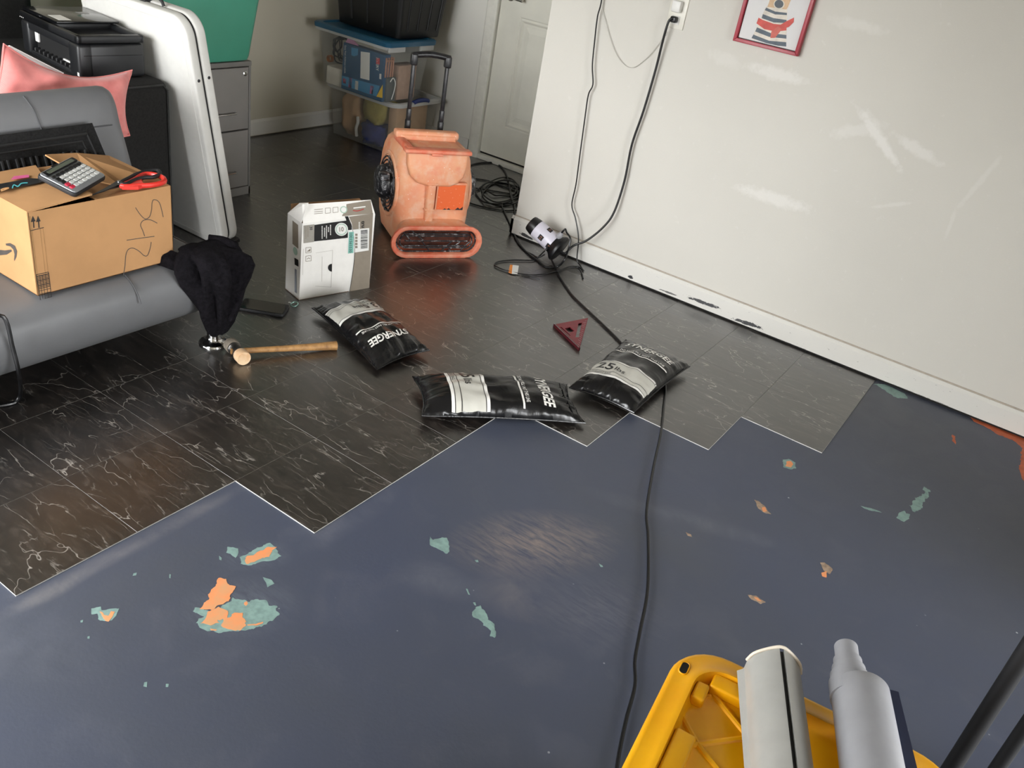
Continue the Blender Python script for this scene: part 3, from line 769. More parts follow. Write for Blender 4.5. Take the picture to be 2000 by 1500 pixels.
# ---- two-drawer file cabinet ----------------------------------------------------
M_cab = M('grey_enamelled_steel', '#757370', .45, var=.05, scale=3)
M_cabf = M('grey_steel_drawer', '#827f7c', .45, var=.05, scale=3)
cab = thing('file_cabinet', 'grey steel two-drawer file cabinet behind the white folding table', 'cabinet', (-1.93, 1.368, .0035))
cx0, cx1, cy0, cy1, cz = -2.13, -1.735, 1.18, 1.557, .638
b = MB()
b.box(cx0, cx1, cy0, cy0 + .012, .0035, cz, .002); b.box(cx0, cx1, cy1 - .012, cy1, .0035, cz, .002); b.box(cx0, cx1 + .004, cy0, cy1, cz - .022, cz, .003)
b.box(cx0, cx1, cy0, cy1, .0035, .045, .002); b.box(cx0, cx0 + .01, cy0, cy1, .0035, cz)
part('body', b, M_cab, cab, w=True)
for z0, z1, hz in ((.05, .322, .131), (.329, .611, .412)):
    b = MB(); b.box(cx1 - .03, cx1 + .002, cy0 + .016, cy1 - .016, z0, z1, .003); d = part('drawer', b, M_cabf, cab, w=True)
    b = MB(); b.tube([(cx1, 1.33, hz), (cx1 + .022, 1.335, hz), (cx1 + .024, 1.37, hz), (cx1 + .024, 1.435, hz), (cx1 + .022, 1.455, hz), (cx1, 1.46, hz)], .0035, 8, 3); part('handle', b, M_chrome, d, w=True)
b = MB(); b.lathe((cx1, 1.52, .584), (1, 0, 0), [(.011, 0), (.011, .004), (.007, .006), (.007, .003)], 20); part('lock', b, M_chrome, cab, w=True)

# ---- teal tote on the cabinet
M_teal2 = M('teal_plastic', '#4c9a82', .35, var=.04, scale=4)
tt = thing('storage_tote', 'teal plastic tote standing on the file cabinet', 'tote', (-1.95, 1.33, cz))
def tub(b, cx, cy, hx0, hy0, hx1, hy1, z0, z1, r, th=.004, rim=.012, rb=.02):
    R3 = lambda hx, hy, z, rr: [(x, y, z) for x, y in rrect(hx, hy, rr, 6, cx, cy)]
    lerp = lambda a, c, tt_: a + (c - a) * tt_
    rings = [R3(hx0 - rb, hy0 - rb, z0, max(r - rb, .004)), R3(hx0 - rb * .3, hy0 - rb * .3, z0 + rb * .3, r * .8), R3(hx0, hy0, z0 + rb, r)]
    for k in range(1, 6): rings.append(R3(lerp(hx0, hx1, k / 5), lerp(hy0, hy1, k / 5), lerp(z0 + rb, z1 - .02, k / 5), r))
    if rim: rings += [R3(hx1 + rim, hy1 + rim, z1 - .018, r + rim), R3(hx1 + rim, hy1 + rim, z1, r + rim), R3(hx1 - th, hy1 - th, z1, r)]
    else: rings += [R3(hx1, hy1, z1, r), R3(hx1 - th, hy1 - th, z1, r)]
    for k in range(4, -1, -1): rings.append(R3(lerp(hx0, hx1, k / 5) - th, lerp(hy0, hy1, k / 5) - th, lerp(z0 + rb, z1 - .02, k / 5), r))
    rings.append(R3(hx0 - rb, hy0 - rb, z0 + th, max(r - rb, .004)))
    return b.loft(rings)
b = MB(); tub(b, -1.935, 1.305, .22, .245, .25, .285, cz + .001, cz + .34, .045, rb=.025); part('tub', b, M_teal2, tt, w=True)
b = MB(); b.prism(rrect(.27, .305, .06, 6, -1.935, 1.305), cz + .335, cz + .36, None, .006); part('lid', b, M_teal2, tt, w=True)

# ================================================================== CARDBOARD BOX, CALCULATOR, SCISSORS, TOWEL
M_card = M('corrugated_cardboard', '#b58a5f', .85, var=.05, scale=9, bump=.1, bscale=300, spec=.2)
M_cardin = M('cardboard_inside', '#9c7850', .9, var=.08, spec=.2)
M_ink = M('black_ink', '#26221f', .7, var=.1)
M_inkg = M('grey_ink', '#4a443f', .7, var=.1)
BX0, BX1, BY0, BY1, BZ0, BZ1 = -.975, -.668, -.122, .322, .339, .583
cb = thing('cardboard_box', 'brown cardboard shipping box with open flaps on the grey futon seat', 'box', (-.82, .1, BZ0))
T_ = .004
for x0, x1, y0, y1, z0, z1, nm_ in ((BX1 - T_, BX1, BY0, BY1, BZ0, BZ1, 'front_panel'), (BX0, BX0 + T_, BY0, BY1, BZ0, BZ1, 'back_panel'), (BX0, BX1, BY0, BY0 + T_, BZ0, BZ1, 'side_panel'), (BX0, BX1, BY1 - T_, BY1, BZ0, BZ1, 'side_panel'), (BX0, BX1, BY0, BY1, BZ0, BZ0 + T_, 'bottom_panel')):
    b = MB(); b.box(x0, x1, y0, y1, z0, z1, .0012, 1); part(nm_, b, M_card, cb, w=True, smooth=None)
def slab(b, P, th=.004):
    P = [Vector(p) for p in P]; n = (P[1] - P[0]).cross(P[2] - P[0]).normalized() * th
    k = len(P); b.add(P + [p - n for p in P], [tuple(range(k)), tuple(range(2 * k - 1, k - 1, -1))] + [(i, (i + 1) % k, k + (i + 1) % k, k + i) for i in range(k)]); return b
# long flaps lie flat, the two short ones spring up over them
b = MB(); slab(b, [(BX0, BY0 + .005, BZ1 - .001), (BX0 + .15, BY0 + .006, BZ1 - .006), (BX0 + .15, BY1 - .01, BZ1 - .006), (BX0, BY1 - .01, BZ1 - .001)]); part('flap', b, M_card, cb, w=True, smooth=None)
b = MB(); slab(b, [(BX1, BY0 + .2, BZ1 + .001), (BX1, BY1 - .004, BZ1 + .001), (BX1 - .13, BY1 - .006, BZ1 - .004), (BX1 - .13, BY0 + .2, BZ1 - .004)]); part('flap', b, M_card, cb, w=True, smooth=None)
b = MB(); slab(b, [(BX1 - .002, BY0, BZ1 + .003), (BX1 - .004, BY0 + .19, BZ1 + .018), (BX0 + .15, BY0 + .21, BZ1 + .012), (BX0 + .13, BY0 + .16, BZ1 + .01), (BX0 + .01, BY0 + .2, BZ1 + .012), (BX0, BY0, BZ1 + .002)]); part('flap', b, M_card, cb, w=True, smooth=None)
b = MB(); slab(b, [(BX1 - .02, BY1, BZ1 + .004), (BX0, BY1, BZ1 + .004), (BX0 + .04, BY1 - .13, BZ1 + .042), (BX0 + .06, BY1 - .24, BZ1 + .058), (BX1 - .13, BY1 - .19, BZ1 + .014), (BX1 - .04, BY1 - .14, BZ1 + .01)]); part('flap', b, M_card, cb, w=True, smooth=None)
# tape with a printed band, pink sticker
M_tape = M('black_tape', '#17181b', .3, var=.05); M_cyan = M('cyan_print', '#4fb4bb', .4, var=0); M_tanp = M('tan_print', '#d9a36c', .5, var=0); M_pkst = M('pink_sticker', '#e0679a', .5, var=.05)
zt = lambda y: BZ1 + .0155
b = MB(); A = [fl(0, 366, zt(0)), fl(92, 356, zt(0)), fl(70, 347, zt(0)), fl(0, 361, zt(0))]
tape = MB(); slab(tape, [fl(-40, 378, BZ1 + .013), fl(70, 359, BZ1 + .0155), fl(100, 350, BZ1 + .0155), fl(60, 348, BZ1 + .015), fl(-40, 366, BZ1 + .013)], .0004); tp = part('tape', tape, M_tape, cb, w=True, smooth=None)
pf = lambda u, v: fl(u, v, BZ1 + .0163)
b = MB(); b.ribbon([(24, 368), (27, 361), (35, 364), (42, 358), (54, 357)], 2.2, pf); part('tape_print', b, M_cyan, tp, w=True, smooth=None)
b = MB(); b.ribbon([(1, 371), (8, 368), (17, 367), (8, 371), (2, 373)], 2.2, pf); part('tape_print', b, M_tanp, tp, w=True, smooth=None)
b = MB(); slab(b, [fl(21, 351, BZ1 + .013), fl(57, 346, BZ1 + .013), fl(56, 341, BZ1 + .013), fl(27, 344, BZ1 + .013)], .0004); part('sticker', b, M_pkst, cb, w=True, smooth=None)
# printing on the front: digitised on the front panel's plane
R2 = lambda x, y: (x / 3, 250 + y / 3)
fp = lambda x, y: ax(*R2(x, y), 0, BX1 + .0006)
b = MB(); b.ribbon([(722, 868), (732, 810), (738, 745), (752, 712), (780, 704), (815, 722), (845, 748), (865, 745), (880, 705), (886, 668)], 4, fp)
b.ribbon([(742, 658), (820, 646), (905, 635)], 4, fp); b.ribbon([(848, 634), (836, 600), (824, 568), (840, 542), (880, 538), (922, 558)], 4, fp)
b.ribbon([(794, 466), (820, 505), (850, 532), (876, 520), (888, 480), (892, 435), (905, 420), (935, 440), (957, 522)], 4, fp)
part('handwriting', b, M_inkg, cb, w=True, smooth=None)
b = MB()
for x in (200, 230):
    b.ribbon([(x - 1, 585), (x - 4, 545)], 7, fp); b.add([fp(x - 19, 552), fp(x + 9, 546), fp(x - 8, 514)], [(0, 1, 2)])
b.ribbon([(180, 602), (257, 583)], 4, fp); part('upward_arrows', b, M_ink, cb, w=True, smooth=None)
b = MB()
for P in ([(212, 860), (284, 844)], [(284, 844), (302, 990)], [(302, 990), (238, 1010)], [(238, 1010), (212, 860)]): b.ribbon(P, 4, fp)
for k in range(9): y = 870 + k * 9; b.ribbon([(216 + k * 1.6, y), (288 + k * 1.1, y - 16)], 4 if k % 3 else 6, fp)
for y in (955, 975): b.ribbon([(230, y), (296, y - 15)], 3, fp)
for x in (232, 248, 266): b.ribbon([(x, 862), (x + 18, 1000)], 3, fp)
part('printed_label', b, M_ink, cb, w=True, smooth=None)
lp = lambda x, y: ax(*R2(x, y), 1, BY0 - .0006)
b = MB(); b.add([lp(x, y) for x, y in [(-60, 700), (-20, 712), (30, 717), (66, 712), (70, 722), (40, 742), (0, 746), (-60, 740)]], [tuple(range(8))])
b.add([lp(x, y) for x, y in [(33, 677), (60, 674), (88, 690), (100, 722), (96, 755), (84, 780), (82, 770), (85, 740), (78, 712), (60, 694), (35, 688)]], [tuple(range(11))])
part('printed_smile', b, M_inkg, cb, w=True, smooth=None)
b = MB(); b.box(BX1 - .0002, BX1 + .0005, BY0 + .004, BY0 + .007, BZ0 + .01, BZ1 - .01); part('crease', b, M_cardin, cb, w=True, smooth=None)
b = MB()
for y in (BY0 + .028, BY0 + .036): b.box(BX1 - .0002, BX1 + .0004, y, y + .0012, BZ0 + .06, BZ1 - .05)
part('crease', b, M_cardin, cb, w=True, smooth=None)

# ---- calculator
q = lambda u, v, z: fl(u, v, z)
TR, TL, BL, BR = q(135, 305, .652), q(70, 342, .648), q(150, 374, .612), q(213, 341, .616)
Xc = ((TR - TL) + (BR - BL)).normalized(); Yc = ((TL - BL) + (TR - BR)); Yc = (Yc - Xc * Yc.dot(Xc)).normalized(); Zc = Xc.cross(Yc)
cw = ((TR - TL).length + (BR - BL).length) / 2; chh = ((TL - BL).length + (TR - BR).length) / 2
cen = (TR + TL + BL + BR) / 4
calc = thing('calculator', 'silver and black desk calculator lying on the cardboard box flaps', 'calculator', cen)
place_axes(calc, Xc, Yc, Zc, cen - Zc * .016)
M_silver = M('silver_plastic', '#a9acb0', .35, .6, var=.03); M_key = M('light_grey_key', '#c9cac6', .5, var=.03); M_keyr = M('red_key', '#c22440', .5, var=.03); M_lcd = M('lcd_glass', '#5d6458', .15, var=.03)
hw, hh = cw / 2, chh / 2
b = MB(); b.prism(rrect(hw, hh, .012, 4), 0, .012, None, .002); part('body', b, M_blackm, calc)
b = MB(); b.prism(rrect(hw - .003, hh - .003, .010, 4), .012, .0155, None, .001); part('face_plate', b, M_silver, calc)
b = MB(); b.prism(rrect(hw - .008, hh * .16, .004, 3, 0, hh * .70), .0155, .020, None, .0012); part('screen_bezel', b, M_black, calc)
b = MB(); b.prism(rrect(hw - .022, hh * .10, .003, 3, 0, hh * .69), .020, .0206); part('screen', b, M_lcd, calc)
b = MB(); b.box(-hw * .25, hw * .1, hh - .006, hh - .001, .0155, .0172, .0005); part('solar_strip', b, M_black, calc)
cols = 7; kw = 2 * (hw - .01) / cols; khs = hh * .24
for r_ in range(5):
    for c_ in range(cols):
        x = -hw + .01 + kw * (c_ + .5); y = hh * .40 - khs * (r_ + .15)
        if r_ == 0 and c_ in (0,): mk = M_black
        elif r_ == 0 or (c_ == 0 and r_ < 3): mk = M_black
        elif c_ == 0 and r_ >= 3 or (c_ == 1 and r_ == 4 and False): mk = M_keyr
        else: mk = M_key
        h_ = khs * (.28 if r_ == 0 else .39)
        b = MB(); b.prism(rrect(kw * .40, h_, .003, 3, x, y), .0155, .0195, None, .0009, 1); part('key', b, mk, calc)

# ---- scissors
M_red = M('red_scissor_plastic', '#d8352b', .35, var=.03); M_blade = M('dark_blade', '#3b3c3f', .3, .8, var=.05)
sc = thing('scissors', 'scissors with red and black handles resting on the cardboard box', 'scissors', fl(240, 357, .6))
zz = BZ1 + .022
sp_ = lambda u, v, h=0: fl(u, v, zz + h)
b = MB()
def bar(pts, z, th):
    P = [fl(u, v, zz + z) for u, v in pts]
    k = len(P); b.add(P + [p - Vector((0, 0, th)) for p in P], [tuple(range(k)), tuple(range(2 * k - 1, k - 1, -1))] + [(i, (i + 1) % k, k + (i + 1) % k, k + i) for i in range(k)])
bar([(180, 380), (205, 372), (238, 358), (230, 352), (205, 367)], -.002, .003); part('blade', b, M_blade, sc, w=True, smooth=None)
b = MB(); bar([(186, 378), (215, 368), (242, 362), (236, 355), (212, 364)], -.006, .003); part('blade', b, M_blade, sc, w=True, smooth=None)
b = MB(); b.lathe(sp_(233, 356, -.004), (0, 0, 1), [(.006, 0), (.006, .004), (.003, .006)], 14); part('pivot_screw', b, M_chrome, sc, w=True)
b = MB(); loop = [(236, 357), (252, 348), (268, 340), (290, 334), (308, 333), (312, 340), (300, 346), (282, 347), (262, 352), (246, 360)]
b.tube([sp_(u, v, .004) for u, v in loop], .0062, 8, 4, True); part('handle', b, M_blackm, sc, w=True)
b = MB(); loop = [(238, 364), (262, 352), (280, 341), (300, 341), (318, 347), (320, 355), (300, 361), (270, 363)]
b.tube([sp_(u, v, .0) for u, v in loop], .0075, 8, 4, True)
bar([(238, 364), (258, 354), (280, 344), (276, 352), (282, 360), (270, 364)], .004, .01)
part('handle', b, M_red, sc, w=True)

# ---- black towel over the futon's corner leg
M_towel = M('black_terry_towel', '#19171b', .98, var=.3, scale=90, bump=1.0, bscale=420, bdist=.003, spec=.1)
secs = [  # z, cx, cy, rx (towards x), ry (towards y)
 (.048, -.622, .452, .012, .018), (.06, -.622, .452, .026, .034), (.10, -.616, .449, .036, .052), (.16, -.610, .444, .046, .072), (.22, -.604, .438, .056, .090),
 (.28, -.600, .430, .066, .106), (.325, -.602, .424, .072, .116), (.355, -.608, .416, .072, .114), (.375, -.616, .405, .062, .10), (.386, -.624, .39, .04, .07), (.389, -.626, .385, .008, .02)]
rings = []
N = 72
for z, cx_, cy_, rx, ry in secs:
    ring = []; f_ = max(0, min(1, (z - .02) / .1)) * max(0, min(1, (.40 - z) / .05))
    for k in range(N):
        a = 2 * pi * k / N
        fold = 1 + f_ * (.20 * sin(5 * a + 9 * z + .6) + .13 * sin(8 * a - 14 * z) + .07 * sin(14 * a + 5 * z) - .06 * abs(sin(6.5 * a + 3 * z))) + .05 * noise.noise(Vector((cos(a) * 2, sin(a) * 2, z * 9)))
        ring.append((cx_ + rx * cos(a) * fold, cy_ + ry * sin(a) * fold, z + .012 * f_ * sin(3 * a + 2)))
    rings.append(ring)
b = MB(); b.loft(rings)
# loose ends: one lies back over the seat, one hangs in a slanting fold to the left
def sheetfold(P, w0, w1, th, seed):
    P = catmull(P, 6); n = len(P); R = []
    for i, p in enumerate(P):
        tdir = (P[min(i + 1, n - 1)] - P[max(i - 1, 0)]).normalized(); side = tdir.cross(Vector((1, 0, .3))).normalized(); nr = side.cross(tdir).normalized()
        w_ = w0 + (w1 - w0) * i / (n - 1); ring = []
        for k in range(24):
            a = 2 * pi * k / 24; wob = 1 + .22 * sin(4 * a + seed + i * .25)
            ring.append(p + side * cos(a) * w_ + nr * sin(a) * th * wob)
        R.append(ring)
    b.loft(R)
sheetfold([(-.70, .285, .352), (-.655, .30, .35), (-.622, .325, .33), (-.606, .36, .25), (-.606, .40, .17), (-.612, .43, .10)], .03, .028, .016, 1)
sheetfold([(-.66, .45, .362), (-.61, .485, .36), (-.578, .50, .31), (-.575, .492, .22), (-.59, .468, .12)], .036, .026, .022, 2.5)
solo('towel', b, M_towel, 'black terry towel draped over the futon corner leg', 'towel', smooth=75)

# ---- cable hanging over the futon front at the left edge
M_cable = M('black_cable', '#0e0e10', .35, var=.05)
b = MB(); b.tube([(-.955, -.75, .345), (-.90, -.5, .345), (-.82, -.36, .345), (-.72, -.33, .347), (-.632, -.30, .325), ax(6, 618, 0, -.598), ax(25, 680, 0, -.592), ax(37, 730, 0, -.60), fl(40, 765, .05), fl(33, 783, .012), fl(10, 791, .009), fl(-60, 800, .009)], .0055, 8, 6)
solo('cable', b, M_cable, 'black cable hanging over the front of the grey futon', 'cable')

# ================================================================== STORAGE BINS IN THE CORNER
M_clear = M('clear_plastic', '#dfe3e2', .18, var=0, alpha=.045)
M_cloud = M('cloudy_plastic', '#d2d0c9', .35, var=0, alpha=.085)
M_rim = M('frosted_rim', '#c9cac8', .35, var=0, alpha=.75)
M_blid = M('blue_lid_plastic', '#1d5573', .4, var=.04, scale=5)
M_navy = M('navy_plastic', '#22336e', .4, var=.03)
# lower bin
LB = (-2.085, 2.905)
lb = thing('clear_bin', 'cloudy clear plastic bin with navy handles standing on the floor', 'bin', (LB[0], LB[1], .0035))
b = MB(); tub(b, *LB, .25, .19, .272, .212, .0045, .305, .04, rb=.015, rim=0, th=.003); part('tub', b, M_cloud, lb, w=True)
b = MB(); b.loft([[(x, y, z) for x, y in rrect(.272 + d, .212 + d, .05 + d, 8, *LB)] for d, z in ((0, .292), (.022, .294), (.024, .312), (.016, .318), (-.004, .318), (-.004, .292), (0, .292))], False, False); part('rim', b, M_rim, lb, w=True)
for sx in (1, -1):
    b = MB(); b.tube([(LB[0] + sx * (.287), LB[1] + y, .3135 + .012 * (1 - (y / .075) ** 2)) for y in (-.07, -.05, -.02, .02, .05, .07)], .013, 10, 4); part('handle', b, M_navy, lb, w=True)
# upper bin
UB = (-2.078, 2.775)
ub = thing('clear_bin', 'clear plastic bin with blue lid stacked on the cloudy bin', 'bin', (UB[0], UB[1], .32))
b = MB(); tub(b, *UB, .245, .165, .272, .195, .3205, .645, .03, rb=.012, rim=0, th=.0025); part('tub', b, M_clear, ub, w=True)
b = MB()
for sx, y0, y1 in ((1, -.195, -.06), (1, .075, .195)): b.box(UB[0] + .268, UB[0] + .285, UB[1] + y0, UB[1] + y1, .61, .646, .004)
b.box(UB[0] - .28, UB[0] + .27, UB[1] - .205, UB[1] - .193, .622, .646, .004)
part('collar', b, M_rim, ub, w=True)
b = MB(); b.loft([[(x, y, z) for x, y in rrect(hx, hy, .035, 6, *UB)] for hx, hy, z in ((.284, .209, .640), (.293, .218, .640), (.295, .22, .662), (.288, .213, .668), (.262, .187, .668), (.258, .183, .661), (.01, .01, .661))], True, True); part('lid', b, M_blid, ub, w=True)
b = MB(); b.box(UB[0] + .283, UB[0] + .3, UB[1] - .05, UB[1] + .055, .606, .664, .004); part('latch', b, M_clear, ub, w=True)
# black tote on top
M_tote = M('black_tote_plastic', '#0b0b0c', .42, var=.06)
bt = thing('storage_tote', 'black ribbed plastic tote on the blue bin lid', 'tote', (-2.07, 2.88, .669))
TC = (-2.075, 2.885)
b = MB(); tub(b, *TC, .235, .19, .268, .22, .6695, 1.03, .03, rb=.01); part('tub', b, M_tote, bt, w=True)
for y in (-.12, -.03, .06, .15):
    b = MB(); b.add([], []); b.tube([(TC[0] + .239, TC[1] + y, .71), (TC[0] + .262, TC[1] + y * 1.08, .98)], .0075, 8); part('rib', b, M_tote, bt, w=True)
for x in (-.12, -.0, .12):
    b = MB(); b.tube([(TC[0] + x, TC[1] - .194, .71), (TC[0] + x * 1.08, TC[1] - .214, .98)], .0075, 8); part('rib', b, M_tote, bt, w=True)
b = MB(); b.prism(rrect(.285, .24, .04, 5, *TC), 1.025, 1.045, None, .005); part('lid', b, M_tote, bt, w=True)

# ---- what the bins hold
def lump(name, c, r, mat, label, cat, seed, amp=.25, n=24, m=16, flat=None):
    b = MB(); c = Vector(c); rings = []
    for i in range(m + 1):
        th_ = pi * i / m; ring = []
        for k in range(n):
            a = 2 * pi * k / n; d = Vector((sin(th_) * cos(a), sin(th_) * sin(a), -cos(th_)))
            s_ = 1 + amp * noise.noise(d * 2.1 + Vector((seed, seed * 2, 0))) + amp * .4 * noise.noise(d * 5 + Vector((seed, 0, 3)))
            # squared-off softness
            e = Vector([math.copysign(abs(q) ** .7, q) for q in d])
            ring.append(c + Vector((e.x * r[0] * s_, e.y * r[1] * s_, max(e.z * r[2] * s_, -r[2]))))
        rings.append(ring)
    b.loft(rings); return solo(name, b, mat, label, cat, smooth=70)
M_kraft = M('kraft_paper', '#b4906a', .85, var=.12, scale=12); M_ylw = M('yellow_green_cloth', '#a89a52', .9, var=.1); M_bluc = M('royal_blue_cloth', '#122a72', .9, var=.2, scale=20); M_wht = M('white_card', '#cfccc2', .8, var=.05)
lump('paper_bag', (-2.235, 2.83, .158), (.075, .075, .15), M_kraft, 'crumpled brown paper bag inside the lower clear bin', 'bag', 1.3)
lump('cloth_bundle', (-2.045, 2.83, .215), (.10, .085, .08), M_ylw, 'yellow-green cloth bundle inside the lower clear bin', 'cloth', 4.1)
lump('cloth_bundle', (-2.03, 2.795, .075), (.085, .07, .068), M_bluc, 'royal blue cloth bundle at the bottom of the lower clear bin', 'cloth', 7.7, .35)
b = MB(); b.box(-1.925, -1.86, 2.77, 3.06, .012, .28, .01); b2 = solo('kraft_carton', b, M_kraft, 'tan cardboard carton filling the end of the lower clear bin', 'carton')
b = MB(); b.tube([(-2.15, 2.755, .03), (-2.155, 2.75, .08), (-2.14, 2.745, .12), (-2.15, 2.75, .15)], .010, 8, 4); solo('white_strap', b, M_wht, 'white fabric strap standing inside the lower clear bin', 'strap')

R3c = lambda x, y: (450 + x * .25, y * .25)
# label-paper box standing against the bin's front wall
M_abl = M('label_box_blue', '#124a6f', .4, var=.03, scale=6); M_red2 = M('label_red', '#c8303a', .5, var=0); M_yel2 = M('label_yellow', '#e0bb33', .5, var=0); M_cy2 = M('label_light_blue', '#3c86b4', .5, var=0); M_pk2 = M('label_pink', '#c96a92', .5, var=0); M_lt = M('label_white', '#d9dad6', .5, var=0)
FY = 2.617
av = thing('label_sheet_box', 'blue box of address labels standing inside the upper clear bin', 'box', (-1.95, FY + .03, .325))
x0 = ax(*R3c(875, 500), 1, FY).x; x1 = min(ax(*R3c(1195, 600), 1, FY).x, -1.846)
b = MB(); b.box(x0, x1, FY, FY + .05, .3255, .585, .002); part('carton', b, M_abl, av, w=True, smooth=None)
ap = lambda x, y: ax(*R3c(x, y), 1, FY - .0012)
def q4(pts, mt, nm_='print'):
    b = MB(); b.add([ap(*p) for p in pts], [tuple(range(len(pts)))]); part(nm_, b, mt, av, w=True, smooth=None)
q4([(1018, 402), (1090, 412), (1086, 628), (1015, 610)], M_lt, 'printed_sheet')
q4([(1190, 660), (1188, 766), (1140, 755)], M_yel2, 'printed_corner')
q4([(870, 590), (1168, 672), (1140, 755), (870, 662)], M_cy2, 'printed_strip')
q4([(925, 605), (950, 612), (946, 688), (922, 680)], M_pk2); q4([(880, 610), (905, 616), (904, 655), (880, 648)], M_red2); q4([(1095, 668), (1120, 675), (1112, 738), (1088, 730)], M_pk2); q4([(975, 630), (1000, 636), (996, 705), (972, 696)], M_lt)
q4([(1140, 450), (1166, 455), (1166, 505), (1138, 500)], M_red2, 'printed_badge'); q4([(1165, 575), (1180, 578), (1178, 620), (1163, 616)], M_lt); q4([(945, 370), (998, 380), (996, 430), (965, 440), (945, 430)], M_cy2)
b = MB(); lettering(b, 'AVERY', 1139, -447, 19, lambda x, y: ap(x, -y), width=108, rot=-90, bold=.02)
P = b.v; part('brand_lettering', b, M_lt, av, w=True, smooth=None)
b = MB(); lettering(b, 'Easy Peel Address Labels', 893, -356, 13, lambda x, y: ap(x, -y), width=215, rot=-91); part('lettering', b, M_lt, av, w=True, smooth=None)
# white carton, cables, tool case, papers
b = MB(); b.box(-2.31, -2.13, 2.63, 2.75, .3255, .425, .003); solo('white_carton', b, M_wht, 'small white carton at the left of the upper clear bin', 'carton')
b = MB(); rnd_ = random.Random(3); pts = []
for k in range(60):
    a = k * .62; rr = .045 + .03 * rnd_.random(); pts.append((-2.235 + rr * cos(a) * 1.2, 2.685 + .03 * sin(a * 1.3) + .012 * rnd_.random(), .515 + rr * sin(a) * 1.15 + .02 * rnd_.random()))
b.tube(pts, .0042, 6, 4); solo('cable_bundle', b, M_blackm, 'tangled black cables inside the upper clear bin', 'cables')
M_cop = M('copper_wire', '#b06a35', .3, .9, var=.1)
b = MB()
for k in range(6): b.tube([(-2.278 + .018 * cos(a), 2.612 + k * .004, .47 + .018 * sin(a)) for a in [2 * pi * i / 16 for i in range(16)]], .0022, 6, 0, True)
solo('wire_coil', b, M_cop, 'small copper wire coil beside the tangled cables', 'coil')
M_pkp = M('pink_paper', '#c68fb0', .7, var=.05)
b = MB(); slab(b, [(-2.19, 2.63, .55), (-2.09, 2.635, .515), (-2.075, 2.637, .585), (-2.15, 2.632, .63)], .003); solo('pink_envelope', b, M_pkp, 'pink paper envelope tucked in the upper clear bin', 'envelope', smooth=None)
M_gry = M('grey_case', '#4c5150', .6, var=.08); M_wood = M('pale_wood', '#b58368', .7, var=.1)
b = MB(); b.box(-1.885, -1.845, 2.64, 2.72, .3255, .46, .004); solo('grey_case', b, M_gry, 'small grey case inside the end of the upper clear bin', 'case')
b = MB(); b.box(-1.93, -1.85, 2.74, 2.9, .3255, .52, .006); solo('tan_carton', b, M('tan_card', '#a88a76', .85, var=.1), 'tan carton behind the handle end of the upper clear bin', 'carton')
b = MB()
for k in range(5): b.box(-1.90, -1.846, 2.63 + k * .016, 2.639 + k * .016, .465, .56, .002, 1, Matrix.Rotation(radians(24), 4, Vector((1, 0, 0))) if False else None)
wr_ = thing('wooden_rack', 'pale wooden slatted rack inside the upper clear bin', 'rack', (-1.87, 2.66, .462))
for k in range(4):
    b = MB(); b.box(-1.90, -1.848, 2.625 + k * .02, 2.633 + k * .02, .462, .57, .002, 1); part('slat', b, M_wood, wr_, w=True)
b = MB(); b.box(-1.90, -1.848, 2.625, 2.694, .548, .556, .002, 1); part('rail', b, M_wood, wr_, w=True)
b = MB(); b.tube([(-1.838, 2.66, .44), (-1.836, 2.68, .46), (-1.834, 2.70, .43), (-1.836, 2.695, .38), (-1.836, 2.68, .34)], .003, 6, 5); solo('white_cable', b, M_lt, 'thin white cable curled in the end of the upper clear bin', 'cable')

# ================================================================== ORANGE AIR MOVER
t = NT('splashed_orange_plastic'); vec = t.coord()
a = t.noise(vec, 5, 6, .6, .4); d_ = t.noise(vec, 22, 6, .65)
c = t.mix(t.mapr(a.outputs[0], .35, .65), lin('#e0926c'), lin('#e2a77f'))
c = t.mix(t.math('MULTIPLY', t.mapr(d_.outputs[0], .48, .72), .65), c, lin('#e0bda4'))
c = t.mix(t.math('MULTIPLY', t.mapr(t.noise(vec, 9, 5, .6).outputs[0], .56, .72), .6), c, lin('#d9694a'))
sv = t.node('ShaderNodeTexVoronoi'); sv.inputs['Scale'].default_value = 60; t.l(vec, sv.inputs['Vector'])
c = t.mix(t.math('MULTIPLY', t.mapr(sv.outputs['Distance'], .13, .08), t.mapr(t.noise(vec, 12, 2).outputs[0], .52, .58)), c, lin('#f0e4da'))
t.l(c, t.b.inputs['Base Color']); t.b.inputs['Roughness'].default_value = .5; t.bump(d_.outputs[0], .08, .001)
M_fan = t.m
M_fanr = M('orange_plastic_edge', '#d9694b', .5, hex2='#dd9578', scale=22)
t = NT('splashed_black_plastic'); vec = t.coord(); a = t.noise(vec, 45, 6, .7)
t.l(t.mix(t.math('MULTIPLY', t.mapr(a.outputs[0], .52, .66), .85), lin('#1a1a1e'), lin('#b5b5b7')), t.b.inputs['Base Color']); t.b.inputs['Roughness'].default_value = .42; M_fblk = t.m
fan = thing('air_mover', 'orange plastic carpet air mover with telescoping black handle', 'air mover', (-.68, 1.719, .0035), (0, 0, radians(56.6)))
def rr3(hw_, yf, yb, z, r, cx=0.0): return [(x, y, z) for x, y in rrect(hw_, (yb - yf) / 2, r, 6, cx, (yf + yb) / 2)]
b = MB()
prof = [(.012, .13, .38, .150, .05), (.03, .09, .41, .165, .06), (.09, .075, .44, .172, .065), (.16, .075, .455, .176, .065), (.23, .082, .46, .178, .065), (.30, .09, .458, .178, .065), (.36, .098, .452, .177, .065), (.41, .108, .44, .172, .065), (.44, .12, .43, .162, .06), (.455, .135, .415, .15, .055), (.46, .16, .39, .13, .05)]
